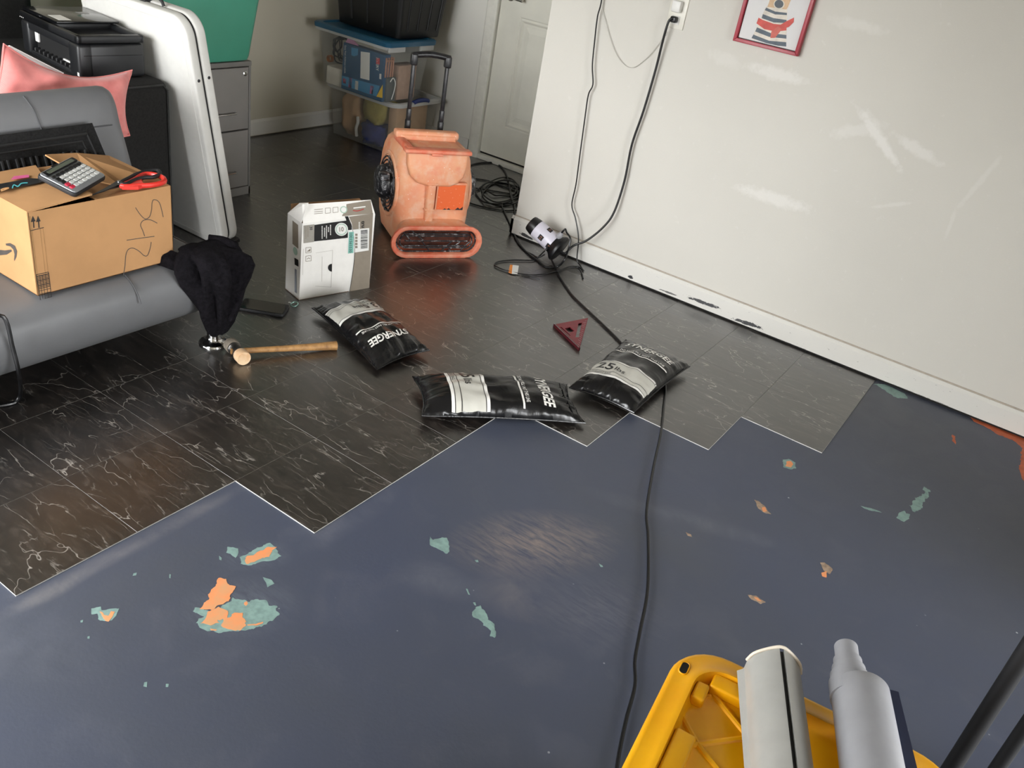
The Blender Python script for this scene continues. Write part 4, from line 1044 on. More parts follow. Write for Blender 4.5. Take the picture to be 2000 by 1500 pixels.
b.loft([rr3(hw_, yf, yb, z, r) for z, yf, yb, hw_, r in prof]); part('housing', b, M_fan, fan, smooth=60)
# raised shield on the front, rib, top ridges
sh = [(-.152, .468), (-.150, .40), (-.135, .355), (-.10, .325), (-.05, .312), (.05, .312), (.085, .325), (.115, .355), (.128, .40), (.130, .468)]
b = MB(); b.prism(sh, 0, .05, lambda x, y, z: (x, .118 - z + (y - .39) * .14, y), .014, 3); part('front_shield', b, M_fan, fan)
b = MB(); b.box(-.168, .140, .062, .115, .455, .475, .008, 3); b.box(-.05, .0, .055, .066, .45, .462, .003); part('top_ridge', b, M_fanr, fan)
b = MB(); b.box(-.165, .135, .24, .295, .47, .505, .012, 3); b.box(-.145, .12, .235, .30, .44, .49, .01, 3); part('top_ridge', b, M_fan, fan)
b = MB(); b.box(-.12, .12, .10, .26, .44, .468, .012, 3); part('saddle', b, M_fan, fan)
b = MB(); b.box(-.16, -.12, .08, .3, .45, .478, .012, 3); part('carry_side', b, M_fanr, fan)
b = MB(); b.box(-.05, -.012, .058, .1, .135, .33, .008, 3); b.box(-.056, -.006, .056, .1, .2, .208, .003); b.box(-.056, -.006, .056, .1, .318, .33, .003); part('front_rib', b, M_fan, fan)
# outlet
def stad(hw_, h, y, z0=0.0, n=10):
    r = h / 2; out = []
    for sx, a0 in ((1, -90), (-1, 90)):
        for k in range(n + 1):
            a = radians(a0 + 180 * k / n); out.append((sx * (hw_ - r) + r * cos(a), y, z0 + r + r * sin(a)))
    return out
b = MB(); b.loft([stad(.150, .20, .17), stad(.158, .185, .12), stad(.178, .155, .07), stad(.205, .146, .03), stad(.214, .148, .008), stad(.216, .148, .0)], True, False); part('outlet_duct', b, M_fan, fan, smooth=60)
b = MB(); b.loft([stad(.216, .148, .004, 0), stad(.219, .154, 0, -.0015), stad(.216, .15, -.008, .0005), stad(.204, .126, -.010, .0125), stad(.196, .114, -.006, .0185), stad(.192, .108, .02, .0215), stad(.185, .10, .06, .0255)], False, False); part('outlet_rim', b, M_fanr, fan, smooth=60)
b = MB(); b.loft([stad(.185, .10, .06, .0255), stad(.12, .06, .0605, .045)], False, True); part('outlet_depth', b, M('fan_inside', '#6b3a2a', .7, var=.3), fan, smooth=None)
for h_, z0 in ((.10, .0255), (.066, .0425)):
    b = MB(); b.tube(stad(.19 - (.1 - h_) * .5, h_, .012, z0, 12), .0035, 6, 0, True); part('grille_ring', b, M_fblk, fan)
for z in (.052, .0755, .099):
    b = MB(); b.tube([(-.15, .012, z), (.15, .012, z)], .0035, 6); part('grille_bar', b, M_fblk, fan)
for x0_, x1_ in ((-.12, -.06), (-.165, -.12), (.06, .12), (.12, .165), (-.03, -.07), (.03, .075)):
    b = MB(); up_ = x1_ > x0_
    b.tube([(x0_, .010, .122 if x0_ < 0 and up_ else .03), (x1_, .010, .0755)], .003, 6); part('grille_bar', b, M_fblk, fan)
# side inlet with motor cap (and its twin on the other side)
for sx in (-1, 1):
    b = MB(); b.lathe((sx * .168, .262, .255), (sx, 0, 0), [(.150, 0), (.150, .008), (.144, .013), (.132, .012), (.128, .002)], 40); part('inlet_rim', b, M_fan, fan)
    b = MB(); b.lathe((sx * .169, .262, .255), (sx, 0, 0), [(.129, 0), (.129, .006)], 36); part('inlet_well', b, M_blackm, fan)
    for rr in (.122, .105, .088, .072):
        b = MB(); b.tube([(sx * .182, .262 + rr * cos(2 * pi * k / 32), .255 + rr * sin(2 * pi * k / 32)) for k in range(32)], .0032, 6, 0, True); part('inlet_ring', b, M_fblk, fan)
    for k in range(6):
        a_ = radians(30 + 60 * k); b = MB(); b.tube([(sx * .183, .262 + .05 * cos(a_), .255 + .05 * sin(a_)), (sx * .181, .262 + .128 * cos(a_), .255 + .128 * sin(a_))], .0035, 6); part('inlet_spoke', b, M_fblk, fan)
    b = MB(); b.lathe((sx * .17, .255, .265), (sx, 0, 0), [(.078, 0), (.078, .03), (.072, .05), (.055, .062), (.02, .066)], 28); part('motor_cap', b, M_fblk, fan)
b = MB(); b.box(-.245, -.2, .15, .2, .3, .335, .01, 3); part('switch_box', b, M_fblk, fan)
# sticker
st_ = [(.0, .322), (.128, .322), (.128, .222), (.12, .214), (.112, .210), (.104, .217), (.09, .206), (.07, .206), (.06, .213), (.05, .206), (.042, .212), (.03, .205), (.0, .206)]
t = NT('orange_sticker'); vec = t.coord(); a = t.noise(vec, 90, 3)
t.l(t.mix(t.mapr(a.outputs[0], .66, .7), lin('#e2632a'), lin('#f0b39a')), t.b.inputs['Base Color']); t.b.inputs['Roughness'].default_value = .4
ff = lambda x, y, z: (x, .0655 + (y - .26) * .1 - z, y)
b = MB(); b.box(-.006, .136, .0675, .088, .198, .330, .002); part('sticker_plate', b, M_fan, fan)
ff = lambda x, y, z: (x, .0668 - z, y)
b = MB(); b.prism([(.0, .322), (.128, .322), (.128, .205), (0, .205)], 0, .0004, ff); part('sticker_backing', b, M_black, fan)
b = MB(); b.prism(st_, .0004, .0009, ff); part('sticker', b, t.m, fan)
M_hnd = M('scuffed_black_tube', '#121214', .35, hex2='#2b2b2e', scale=60)
# telescoping handle
for sx in (-.079, .079):
    b = MB(); b.box(sx - .012, sx + .012, .348, .372, .40, .525, .004); part('handle_sleeve', b, M_black, fan)
    b = MB(); b.box(sx - .010, sx + .010, .350, .370, .52, .575, .003); part('handle_sleeve', b, M_hnd, fan)
    b = MB(); b.box(sx - .0085, sx + .0085, .352, .368, .57, .79, .003); part('handle_tube', b, M_hnd, fan)
    b = MB(); b.box(sx - .015, sx + .015, .345, .375, .765, .815, .006, 3); part('handle_corner', b, M_hnd, fan)
b = MB(); b.tube([(-.088, .36, .806), (-.05, .36, .812), (0, .36, .816), (.05, .36, .812), (.088, .36, .806)], .0135, 12, 4); part('grip', b, M_hnd, fan)
for sx in (-.13, .13):
    b = MB(); b.cyl((sx - .02, .40, .03), (sx + .02, .40, .03), .03, n=20); part('wheel', b, M_black, fan)
for sx in (-.1, .1):
    b = MB(); b.box(sx - .02, sx + .02, .14, .2, 0, .02, .004); part('foot', b, M_black, fan)

# ================================================================== THINGS ON THE TILES
def fill2d(polys, th):
    """flat plate from outlines; inner outlines become holes. Returns MB in x, y, 0..th"""
    cu = bpy.data.curves.new('outline', 'CURVE'); cu.dimensions = '2D'; cu.fill_mode = 'BOTH'; cu.extrude = th / 2
    for P in polys:
        s_ = cu.splines.new('POLY'); s_.points.add(len(P) - 1); s_.use_cyclic_u = True
        for p, q in zip(s_.points, P): p.co = (q[0], q[1], 0, 1)
    o = bpy.data.objects.new('outline', cu); COL.objects.link(o)
    me = bpy.data.meshes.new_from_object(o.evaluated_get(bpy.context.evaluated_depsgraph_get())); bpy.data.objects.remove(o)
    b = MB(); b.add([(v.co.x, v.co.y, v.co.z + th / 2) for v in me.vertices], [tuple(p.vertices) for p in me.polygons]); bpy.data.meshes.remove(me); return b

# ---- white product carton ---------------------------------------------------
R4 = lambda x, y: (540 + x * .21331, 360 + y * .21333)
bp0 = fl(584, 586.5, .0035); bu = (fl(721, 562, .0035) - bp0); BWd = bu.length; bu.normalize(); bn = Vector((bu.y, -bu.x, 0)); bb_ = -bn
BD, BH = .112, .318
pc = thing('product_carton', 'opened white and taupe product carton standing on the tiles', 'carton', bp0)
place_axes(pc, bu, bb_, Vector((0, 0, 1)), bp0)
M_pw = M('white_carton_print', '#efede8', .5, var=.02); M_taupe = M('taupe_print', '#8d8375', .5, var=.04); M_kr = M('kraft_inside', '#9a7450', .85, var=.08)
M_bk = M('black_print', '#151515', .45, var=0); M_gp = M('grey_print', '#9b978e', .5, var=.04); M_gn = M('pale_green_print', '#a9c4b4', .5, var=0); M_tl = M('teal_print', '#7fb9ad', .5, var=0); M_wp = M('sticker_white', '#e6e6e2', .5, var=0); M_thin = M('pale_grey_line', '#b5b1a9', .6, var=0)
ct = .0022
for nm_, a in (('front_panel', (0, BWd, 0, ct)), ('back_panel', (0, BWd, BD - ct, BD)), ('side_panel', (0, ct, 0, BD)), ('side_panel', (BWd - ct, BWd, 0, BD))):
    b = MB(); b.box(a[0], a[1], a[2], a[3], 0, BH, .0006, 1); part(nm_, b, M_pw, pc, smooth=None)
b = MB(); b.box(0, BWd, 0, BD, 0, ct); part('bottom_panel', b, M_kr, pc, smooth=None)
b = MB(); b.box(.003, BWd - .003, .0035, BD - .0035, BH * .55, BH * .56); part('inner_liner', b, M_kr, pc, smooth=None)
b = MB(); b.box(.003, BWd - .003, BD - .0042, BD - .0024, .1, BH); part('back_lining', b, M_kr, pc, smooth=None)
Wp = WM[pc]; wn = bn
bp = lambda x, y: onp(*R4(x, y), bp0 + bn * .0006, bn)
bp2 = lambda x, y: onp(*R4(x, y), bp0 + bn * .0010, bn)
bp3 = lambda x, y: onp(*R4(x, y), bp0 + bn * .0014, bn)
def pr_poly(pts, mt, nm_, f=bp, par=None):
    b = MB(); b.add([f(*p) for p in pts], [tuple(range(len(pts)))]); return part(nm_, b, mt, par or pc, w=True, smooth=None)
pr_poly([(664, 297), (690, 360), (708, 450), (718, 560), (716, 680), (700, 800), (668, 990), (850, 947), (884, 268)], M_taupe, 'taupe_print')
b = MB(); b.ribbon([(640, 300), (676, 355), (697, 450), (708, 560), (706, 680), (692, 800), (662, 990)], 7, bp2); part('curved_line', b, M_wp, pc, w=True, smooth=None)
b = MB(); b.ribbon([(668, 330), (694, 400), (712, 520), (715, 640), (702, 780), (668, 988)], 4, bp3); part('curved_line', b, M_bk, pc, w=True, smooth=None)
pr_poly([(348, 372), (500, 350), (640, 332), (628, 295), (655, 292), (685, 370), (694, 440), (690, 470), (650, 490), (500, 507), (345, 523)], M_bk, 'black_print', bp2)
pr_poly([(247, 378), (347, 366), (344, 527), (247, 540)], M_gp, 'grey_print', bp2)
pr_poly(circ(60, 28, 595, 412), M_wp, 'round_seal', bp3)
b = MB(); b.ribbon(circ(48, 28, 595, 412) + [(643, 412)], 9, lambda x, y: onp(*R4(x, y), bp0 + bn * .0017, bn)); part('seal_ring', b, M_gn, pc, w=True, smooth=None)
ls = MB(); bp4 = lambda x, y: onp(*R4(x, y), bp0 + bn * .0018, bn)
lettering(ls, '10', 577, -432, 40, lambda x, y: bp4(x, -y), bold=.02, rot=4, width=40); part('lettering', ls, M_taupe, pc, w=True, smooth=None)
ls = MB(); lettering(ls, '30', 305, -388, 24, lambda x, y: bp3(x, -y), rot=-86, bold=.02); part('lettering', ls, M_bk, pc, w=True, smooth=None)
ls = MB()
for x, y0, y1 in ((288, 385, 470), (268, 390, 500)):
    yy = y0
    while yy < y1: ls.ribbon([(x, yy), (x, yy + 9)], 9, bp3); yy += 14
part('small_print', ls, M_taupe, pc, w=True, smooth=None)
ls = MB()
for x, y0, y1 in ((495, 372, 468), (476, 392, 440), (458, 378, 490), (440, 398, 480), (418, 382, 495)):
    yy = y0
    while yy < y1: ls.ribbon([(x, yy), (x + .3, yy + 8)], 9, bp3); yy += 12
part('small_print', ls, M_wp, pc, w=True, smooth=None)
for (xa_, ya_) in ((268, 575), (268, 652)):
    b = MB(); P = [(xa_, ya_ + 6), (xa_ + 48, ya_), (xa_ + 50, ya_ + 48), (xa_, ya_ + 54), (xa_, ya_ + 6)]
    for k in range(4): b.ribbon(P[k:k + 2], 4, bp2)
    b.add([bp2(xa_ + 8, ya_ + 42), bp2(xa_ + 42, ya_ + 38), bp2(xa_ + 42, ya_ + 14)], [(0, 1, 2)]) if ya_ < 600 else b.ribbon([(xa_ + 12, ya_ + 34), (xa_ + 26, ya_ + 22), (xa_ + 40, ya_ + 32)], 5, bp2)
    part('icon', b, M_taupe, pc, w=True, smooth=None)
b = MB()
for P in ([(360, 628), (515, 604)], [(515, 604), (500, 940)], [(500, 940), (355, 932)], [(418, 662), (415, 890)], [(246, 590), (240, 830)]): b.ribbon(P, 2.5, bp2)
part('tab_outline', b, M_thin, pc, w=True, smooth=None)
pr_poly([(508 + 36 * cos(a), 764 + 36 * sin(a)) for a in [radians(90 + 180 * k / 14) for k in range(15)]], M_bk, 'thumb_hole', bp3)
sk = pr_poly([(655, 420), (850, 400), (845, 605), (650, 635)], M_wp, 'sticker', bp3)
pr_poly([(664, 438), (708, 434), (704, 628), (655, 634)], M_tl, 'sticker_strip', bp4, sk)
bp5 = lambda x, y: onp(*R4(x, y), bp0 + bn * .0022, bn)
ls = MB(); lettering(ls, '1001565530', 672, -446, 24, lambda x, y: bp5(x, -y), width=178, rot=-92, bold=.0); part('lettering', ls, M_bk, sk, w=True, smooth=None)
ls = MB(); rr_ = random.Random(5); yy = 425
while yy < 592:
    w_ = rr_.choice((2.5, 4, 6)); ls.ribbon([(772, yy), (834, yy - 7)], w_, bp5); yy += w_ + rr_.choice((2.5, 3.5, 5))
part('barcode', ls, M_bk, sk, w=True, smooth=None)
ls = MB()
for y in (452, 480, 508, 536, 564): ls.ribbon([(731, y), (731, y + 20)], 22, bp5)
part('small_print', ls, M_taupe, sk, w=True, smooth=None)
ls = MB(); lettering(ls, 'tru', 779, -336, 34, lambda x, y: bp3(x, -y), rot=-88, bold=.03, width=62); part('lettering', ls, M_bk, pc, w=True, smooth=None)
ls = MB(); yy = 345
while yy < 400: ls.ribbon([(758, yy), (758, yy + 9)], 10, bp3); yy += 13
part('small_print', ls, M_wp, pc, w=True, smooth=None)
# left side print
sp0 = bp0; sn = -bu
bs = lambda x, y: onp(*R4(x, y), sp0 + sn * .0006, sn)
bs2 = lambda x, y: onp(*R4(x, y), sp0 + sn * .0010, sn)
pr_poly([(146, 330), (198, 372), (200, 590), (146, 545)], M_taupe, 'taupe_print', bs)
pr_poly([(172 + 20 * cos(a), 612 + 36 * sin(a) + 14 * cos(a)) for a in [2 * pi * k / 20 for k in range(20)]], M_gn, 'round_seal', bs2)
pr_poly([(164, 672), (200, 692), (202, 755), (166, 735)], M_bk, 'black_print', bs2)
pr_poly([(166, 770), (185, 782), (185, 1000), (166, 985)], M('pale_blue_print', '#a7adb8', .5, var=.1), 'pale_print', bs2)
# flaps: hinge points on the top edge, leaning back
Z1 = Vector((0, 0, 1)); ftl = bp0 + Z1 * BH; ftr = ftl + bu * BWd
ln_ = (Z1 * cos(radians(24)) + bb_ * sin(radians(24))); fn = bu.cross(ln_).normalized(); fn = fn if fn.dot(bn) > 0 else -fn
fa = lambda x, y, d=0.0: onp(*R4(x, y), ftl + fn * d, fn)
b = MB(); slab(b, [ftl + bu * .004, ftr, fa(864, 141), fa(236, 183)], .002); fr_ = part('top_flap', b, M_pw, pc, w=True, smooth=None)
pr_poly([(640, 182), (660, 178), (862, 145), (881, 262), (885, 268), (604, 292), (600, 285), (640, 230)], M_taupe, 'taupe_print', lambda x, y: fa(x, y, .0006), fr_)
pr_poly(circ(33, 24, 615, 232), M_gn, 'round_seal', lambda x, y: fa(x, y, .0010), fr_)
pr_poly(circ(24, 24, 615, 232), M_wp, 'round_seal', lambda x, y: fa(x, y, .0013), fr_)
b = MB()
for xa_, ya_ in ((517, 208), (447, 215)):
    P = [(xa_, ya_ + 4), (xa_ + 46, ya_), (xa_ + 48, ya_ + 46), (xa_, ya_ + 52), (xa_, ya_ + 4)]
    for k in range(4): b.ribbon(P[k:k + 2], 4, lambda x, y: fa(x, y, .0008))
for y in (225, 245, 262): b.ribbon([(345, y + 8), (425, y)], 5, lambda x, y_: fa(x, y_, .0008))
part('icon', b, M_taupe, fr_, w=True, smooth=None)
b = MB(); b.ribbon([(700, 240), (745, 243), (800, 226)], 9, lambda x, y: fa(x, y, .001)); part('red_swoosh', b, M('red_print', '#a8352f', .5, var=0), fr_, w=True, smooth=None)
b = MB(); b.ribbon([(705, 218), (815, 204)], 10, lambda x, y: fa(x, y, .001)); part('small_print', b, M_wp, fr_, w=True, smooth=None)
bk = lambda x, y: onp(*R4(x, y), bp0 + bb_ * BD, bn)
b = MB(); slab(b, [bk(130, 290), bk(880, 262), bk(760, 128), bk(134, 178)], .002); part('back_flap', b, M_kr, pc, w=True, smooth=None)
b = MB(); slab(b, [ftl + bb_ * .004, ftl + bb_ * (BD - .004), ftl + bb_ * BD * .75 + Z1 * .045 + bu * .035, ftl + bb_ * .008 + Z1 * .074 + bu * .028], .002); part('side_flap', b, M_pw, pc, w=True, smooth=None)

# ---- weight bags ---------------------------------------------------------------
t = NT('black_vinyl'); vec = t.coord(); n1 = t.noise(vec, 9, 4, .6, 1.2); n2 = t.noise(t.mapping(vec, sc=(1, 1, .3)), 26, 5, .6, 1.5)
t.b.inputs['Base Color'].default_value = (.006, .006, .0065, 1)
t.l(t.mapr(n1.outputs[0], .3, .7, .17, .3), t.b.inputs['Roughness']); t.bump(n2.outputs[0], .2, .005); M_vin = t.m
def vinyl_print(name, hexc, rough=.32, metal=0.0):
    t = NT(name); vec = t.coord(); n2 = t.noise(t.mapping(vec, sc=(1, 1, .3)), 26, 5, .6, 1.5)
    t.b.inputs['Base Color'].default_value = (*lin(hexc), 1); t.b.inputs['Roughness'].default_value = rough; t.b.inputs['Metallic'].default_value = metal
    t.bump(n2.outputs[0], .18, .005); return t.m
M_vw = vinyl_print('white_vinyl_print', '#dedcd6'); M_vs = vinyl_print('silver_vinyl_print', '#b9b7ae'); M_vk = vinyl_print('black_vinyl_print', '#1a1a1c')
BL_, BWg = .53, .27
def weight_bag(corners, Ht, weight, label, seed, tail=.0, e_amp=.0055):
    c = [fl(u, v, z) for u, v, z in corners]     # (u0,v0) (u1,v0) (u0,v1) (u1,v1)
    cen = sum(c, Vector()) / 4
    root = thing('weight_bag', label, 'weight bag', (cen.x, cen.y, .004), group='vinyl weight bags holding down the tiles')
    zb = min(p.z for p in c) - .0045
    def sag(u, v):
        # puckers that start at the seams and run out towards the middle
        a = min(u, 1 - u); c_ = min(v, 1 - v)
        eu = max(0, 1 - a / .30) ** 2 * min(1, a / .02); ev = max(0, 1 - c_ / .34) ** 2 * min(1, c_ / .03)
        pu = noise.noise(Vector((v * 11, seed * 3.1 + round(u), a * 2))) + .6 * noise.noise(Vector((v * 24, seed * 1.7 + round(u), a * 3)))
        pv = noise.noise(Vector((u * 17, seed * 2.3 + 9 + round(v), c_ * 2))) + .6 * noise.noise(Vector((u * 36, seed + 4 + round(v), c_ * 3)))
        return Vector((0, 0, e_amp * 1.7 * (pu * eu + pv * ev)))
    tl = tail
    def Sfun(u, v, side=1):
        return S0(u, v, side)
    b, S0 = pillow(c[0], c[1], c[2], c[3], (0, 0, 1), Ht, min(.03, zb), 0.035, 110, 60, .5, sag, wr=.008, seed=seed)
    part('bag', b, M_vin, root, w=True, smooth=65)
    # seam welt round the edge
    w_ = MB(); E = [S0(k / 24, 0) for k in range(25)] + [S0(1, k / 14) for k in range(1, 15)] + [S0(1 - k / 24, 1) for k in range(1, 25)] + [S0(0, 1 - k / 14) for k in range(1, 14)]
    w_.tube(E, .0032, 6, 0, True); part('edge_seam', w_, M_vin, root, w=True)
    def on(d):
        def f(x, y):
            u, v = min(max(y / BL_, 0.004), .996), min(max(x / BWg, .004), .996); p = S0(u, v); q = S0(min(u + .004, 1), v); r_ = S0(u, min(v + .006, 1))
            n = (r_ - p).cross(q - p); n = n.normalized() if n.length > 1e-9 else Vector((0, 0, 1)); n = n if n.z > 0 else -n
            return p + n * d
        return f
    def band(y0, y1, mt, d, nm_, x0=.006, x1=.264):
        b = MB(); f = on(d); nv, nu = 30, max(2, int((y1 - y0) / .009))
        b.grid(lambda a, c_: f(x0 + (x1 - x0) * c_, y0 + (y1 - y0) * a), nu, nv); return part(nm_, b, mt, root, w=True, smooth=65)
    band(.092, .215, M_vw, .0009, 'printed_band'); band(.104, .203, M_vs, .0014, 'printed_band')
    for y in (.103, .1235, .2015): band(y, y + .0022, M_vk, .0019, 'printed_line')
    f = on(.0022)
    ls = MB(); lettering(ls, weight, .03, .142, .044, f, width=.085 if len(weight) > 2 else .066, sub=.12, bold=.02); part('weight_lettering', ls, M_vk, root, w=True, smooth=65)
    ls = MB(); lettering(ls, 'lbs', .122 if len(weight) > 2 else .103, .146, .028, f, width=.042, sub=.12, bold=.01); part('weight_lettering', ls, M_vk, root, w=True, smooth=65)
    ls = MB(); lettering(ls, 'WEIGHT BAG', .03, .1085, .011, f, width=.075, sub=.3); part('small_lettering', ls, M_vk, root, w=True, smooth=65)
    band(.322, .3285, M_vw, .0012, 'printed_line', .018, .252)
    f = on(.0013)
    ls = MB(); lettering(ls, 'DO NOT FILL PAST THIS LINE', .045, .335, .0125, f, width=.185, sub=.3, bold=.012); part('warning_lettering', ls, M_vw, root, w=True, smooth=65)
    ls = MB(); lettering(ls, 'SYNERGEE', .04, .395, .038, f, width=.195, sub=.12, bold=.03, slant=.15); part('brand_lettering', ls, M_vw, root, w=True, smooth=65)
    if tail:
        sm = MB(); sm.tube([on(.001)(x, .492) for x in [.005 + k * .026 for k in range(11)]], .0022, 6); part('end_seam', sm, M_vin, root, w=True)
    return root
weight_bag([(716, 582, .035), (838, 684, .03), (610, 602, .03), (737, 722, .02)], .052, '13.5', 'black weight bag marked 13.5 lbs in front of the white carton', 1)
weight_bag([(806, 736, .035), (1107, 752, .03), (824, 812, .035), (1143, 826, .018)], .060, '25', 'black weight bag lying across the tile edge, brand end toward its neighbour', 2.4, .06)
weight_bag([(1112, 757, .035), (1222, 664, .035), (1238, 806, .024), (1347, 716, .035)], .058, '25', 'black weight bag marked 25 lbs with a cord running beneath it', 4.2)

# ---- rawhide hammer --------------------------------------------------------------
M_hw = M('worn_wood', '#a57c4a', .6, hex2='#7d5a35', scale=45); M_hide = M('rawhide_face', '#c9a27a', .7, hex2='#d8bd9a', scale=40); M_hst = M('worn_steel', '#6b6864', .35, .9, var=.2, scale=30); M_gryhide = M('grey_rawhide', '#8a8072', .7, var=.2, scale=50)
ham = thing('hammer', 'wooden-handled rawhide hammer lying by the chrome leg', 'hammer', (-.5, .45, .0035))
h0 = fl(477, 701, .0285); h1 = fl(450, 672, .0285); hd = (h1 - h0).normalized(); hd.z = 0; h1 = h0 + hd * .118
b = MB(); b.lathe(h0, hd, [(.0235, 0), (.0245, .003), (.0245, .03), (.0225, .036)], 28); part('face', b, M_hide, ham, w=True)
b = MB(); b.lathe(h0 + hd * .034, hd, [(.0225, 0), (.0235, .006), (.018, .014), (.018, .034), (.0235, .042), (.0225, .05)], 28); part('head', b, M_hst, ham, w=True)
b = MB(); b.lathe(h0 + hd * .082, hd, [(.0235, 0), (.0245, .004), (.0245, .03), (.022, .034)], 28); part('face', b, M_gryhide, ham, w=True)
he = fl(657, 675, .018); hc = h0 + hd * .058; dd = (he - hc)
b = MB(); b.tube([hc - dd.normalized() * .02, hc + dd * .12, hc + dd * .3, hc + dd * .55, hc + dd * .8, he], lambda s_: .0105 + .0065 * s_ - .003 * sin(pi * s_), 14, 5); part('handle', b, M_hw, ham, w=True)

# ---- phone --------------------------------------------------------------------------
M_scr = M('phone_glass', '#07080a', .06, var=0); M_case = M('phone_case', '#161618', .55, var=.05)
A, B_, C_, D_ = fl(476, 581, .012), fl(466, 604, .012), fl(552, 620, .012), fl(568, 594, .012)
cen = (A + B_ + C_ + D_) / 4; X = ((D_ - A) + (C_ - B_)).normalized(); Y = Vector((0, 0, 1)).cross(X); pw_, ph_ = .172, .092
ph = thing('phone', 'black smartphone in a rugged case lying face up on the tiles', 'phone', (cen.x, cen.y, .0035)); place_axes(ph, X, Y, Vector((0, 0, 1)), (cen.x, cen.y, .0035))
b = MB(); b.prism(rrect(pw_ / 2, ph_ / 2, .011, 5), 0, .012, None, .003); part('case', b, M_case, ph)
b = MB(); b.prism(rrect(pw_ / 2 - .006, ph_ / 2 - .006, .008, 5), .0115, .0124); part('screen', b, M_scr, ph)
for sx in (1, -1):
    for sy in (1, -1):
        b = MB(); b.prism(rrect(.014, .012, .006, 4, sx * (pw_ / 2 - .012), sy * (ph_ / 2 - .010)), 0, .0135, None, .002); b.v = [p for p in b.v]
        part('corner_bumper', b, M_case, ph) if False else None
b = MB(); b.box(-pw_ / 2 + .02, pw_ / 2 - .02, -ph_ / 2 - .0015, -ph_ / 2 + .002, .003, .009, .001); part('side_grip', b, M_blackm, ph)
b = MB(); b.box(pw_ / 2 - .03, pw_ / 2 - .02, -ph_ / 2 - .003, -ph_ / 2 + .002, .001, .012, .001); part('case_lug', b, M_blackm, ph)
M_ring = M('pale_green_metal', '#a8cfc4', .25, .5, var=.1)
kr = fl(575, 594, .008)
b = MB(); b.tube([kr + Vector((.0135 * cos(a), .0135 * sin(a), .004 * sin(a))) for a in [2 * pi * k / 24 for k in range(24)]], .0026, 8, 0, True); rg = thing('lanyard_ring', 'pale green wrist-strap ring beside the phone', 'ring', (kr.x, kr.y, .004)); part('ring', b, M_ring, rg, w=True)
b = MB(); b.tube([kr + Vector((-.014, -.004, 0)), kr + Vector((-.02, -.006, .002)), kr + Vector((-.024, -.008, .0))], .0022, 6, 3); part('strap_loop', b, M_lt, rg, w=True)

# ---- speed square ---------------------------------------------------------------------
M_sq = M('red_anodised_aluminium', '#8a2935', .42, .35, var=.12, scale=40); M_sql = M('bare_aluminium_edge', '#bdbcc0', .3, .9, var=.05)
R6c = lambda x, y: (880 + x * .26667, 280 + y * .26667)
sA, sB, sC = fl(*R6c(765, 1325), .016), fl(*R6c(1008, 1278), .007), fl(*R6c(945, 1498), .016)
sx_ = (sC - sA).normalized(); sz_ = (sC - sA).cross(sB - sA).normalized(); sz_ = sz_ if sz_.z > 0 else -sz_; sy_ = sz_.cross(sx_)
sq = thing('speed_square', 'red metal speed square lying on the grey tiles', 'square', sA); place_axes(sq, sx_, sy_, sz_, (sA.x, sA.y, sA.z))
def sl(x, y):
    p = onp(*R6c(x, y), sA, sz_) - sA; return (p.dot(sx_), p.dot(sy_))
outl = [sl(765, 1325), sl(945, 1498), sl(1008, 1278)]
holes = [[sl(838, 1355), sl(875, 1345), sl(908, 1372), sl(868, 1388)], [sl(937, 1318), sl(962, 1313), sl(940, 1420), sl(915, 1420)], [sl(800, 1345), sl(812, 1345), sl(880, 1408), sl(872, 1410)] ]
pb = fill2d([outl] + holes, .0035); pb.v = [p - Vector((0, 0, .0035)) for p in pb.v]; part('plate', pb, M_sq, sq, smooth=None)
L_ = (sC - sA).length; sgn = 1 if outl[2][1] > 0 else -1
b = MB(); b.box(-.003, L_ + .003, -.004 if sgn > 0 else -.002, .002 if sgn > 0 else .004, -.0118, .0015, .0008); part('fence', b, M('shaded_red_aluminium', '#571a22', .4, .35, var=.1), sq)  # darker copy of the plate's red, shade painted onto the fence side
b = MB(); b.box(-.0045, -.0025, -.0045, .0025, -.0118, .002); b.box(.0, L_, -.0046 * sgn - .0004, -.0046 * sgn + .0004, .002, .0036); part('bare_edge', b, M_sql, sq)
b = MB()
for k in range(14):
    a_ = Vector((*outl[1], 0)).lerp(Vector((*outl[2], 0)), .06 + k * .065); i_ = (Vector((*outl[0], 0)) - a_).normalized()
    e_ = a_ + i_ * (.012 if k % 2 else .018); s0 = a_ + i_ * .004; pd = Vector((-i_.y, i_.x, 0)) * .0007
    b.add([s0 + pd + Vector((0, 0, .0003)), s0 - pd + Vector((0, 0, .0003)), e_ - pd + Vector((0, 0, .0003)), e_ + pd + Vector((0, 0, .0003))], [(0, 1, 2, 3)])
part('scale_marks', b, M_sql, sq, smooth=None, kind='stuff')

# ---- surge tower ------------------------------------------------------------------------
_D0 = (ax(1095, 489, 2, .071) - CAM).dot(CZ); tb = CAM + ray(1095, 489) * _D0; ttp = CAM + ray(1043, 441) * (_D0 + .02); ta = (ttp - tb).normalized()
M_tw = M('lilac_white_plastic', '#cfccd8', .35, var=.02)
tow = thing('surge_tower', 'white and black outlet tower tipped over against the baseboard', 'power strip', (-.37, 2.2, .0035))
TLn = (ttp - tb).length
b = MB(); b.lathe(tb, ta, [(.058, 0), (.066, .004), (.068, .014), (.064, .022), (.052, .036), (.048, .046)], 36); part('base', b, M_black, tow, w=True)
b = MB(); b.lathe(tb + ta * .046, ta, [(.046, 0), (.046, .105), (.044, .11)], 36); part('column', b, M_tw, tow, w=True)
b = MB(); b.lathe(tb + ta * .155, ta, [(.044, 0), (.0435, .012), (.039, .036), (.036, .042), (.02, .044)], 36); part('cap', b, M_black, tow, w=True)
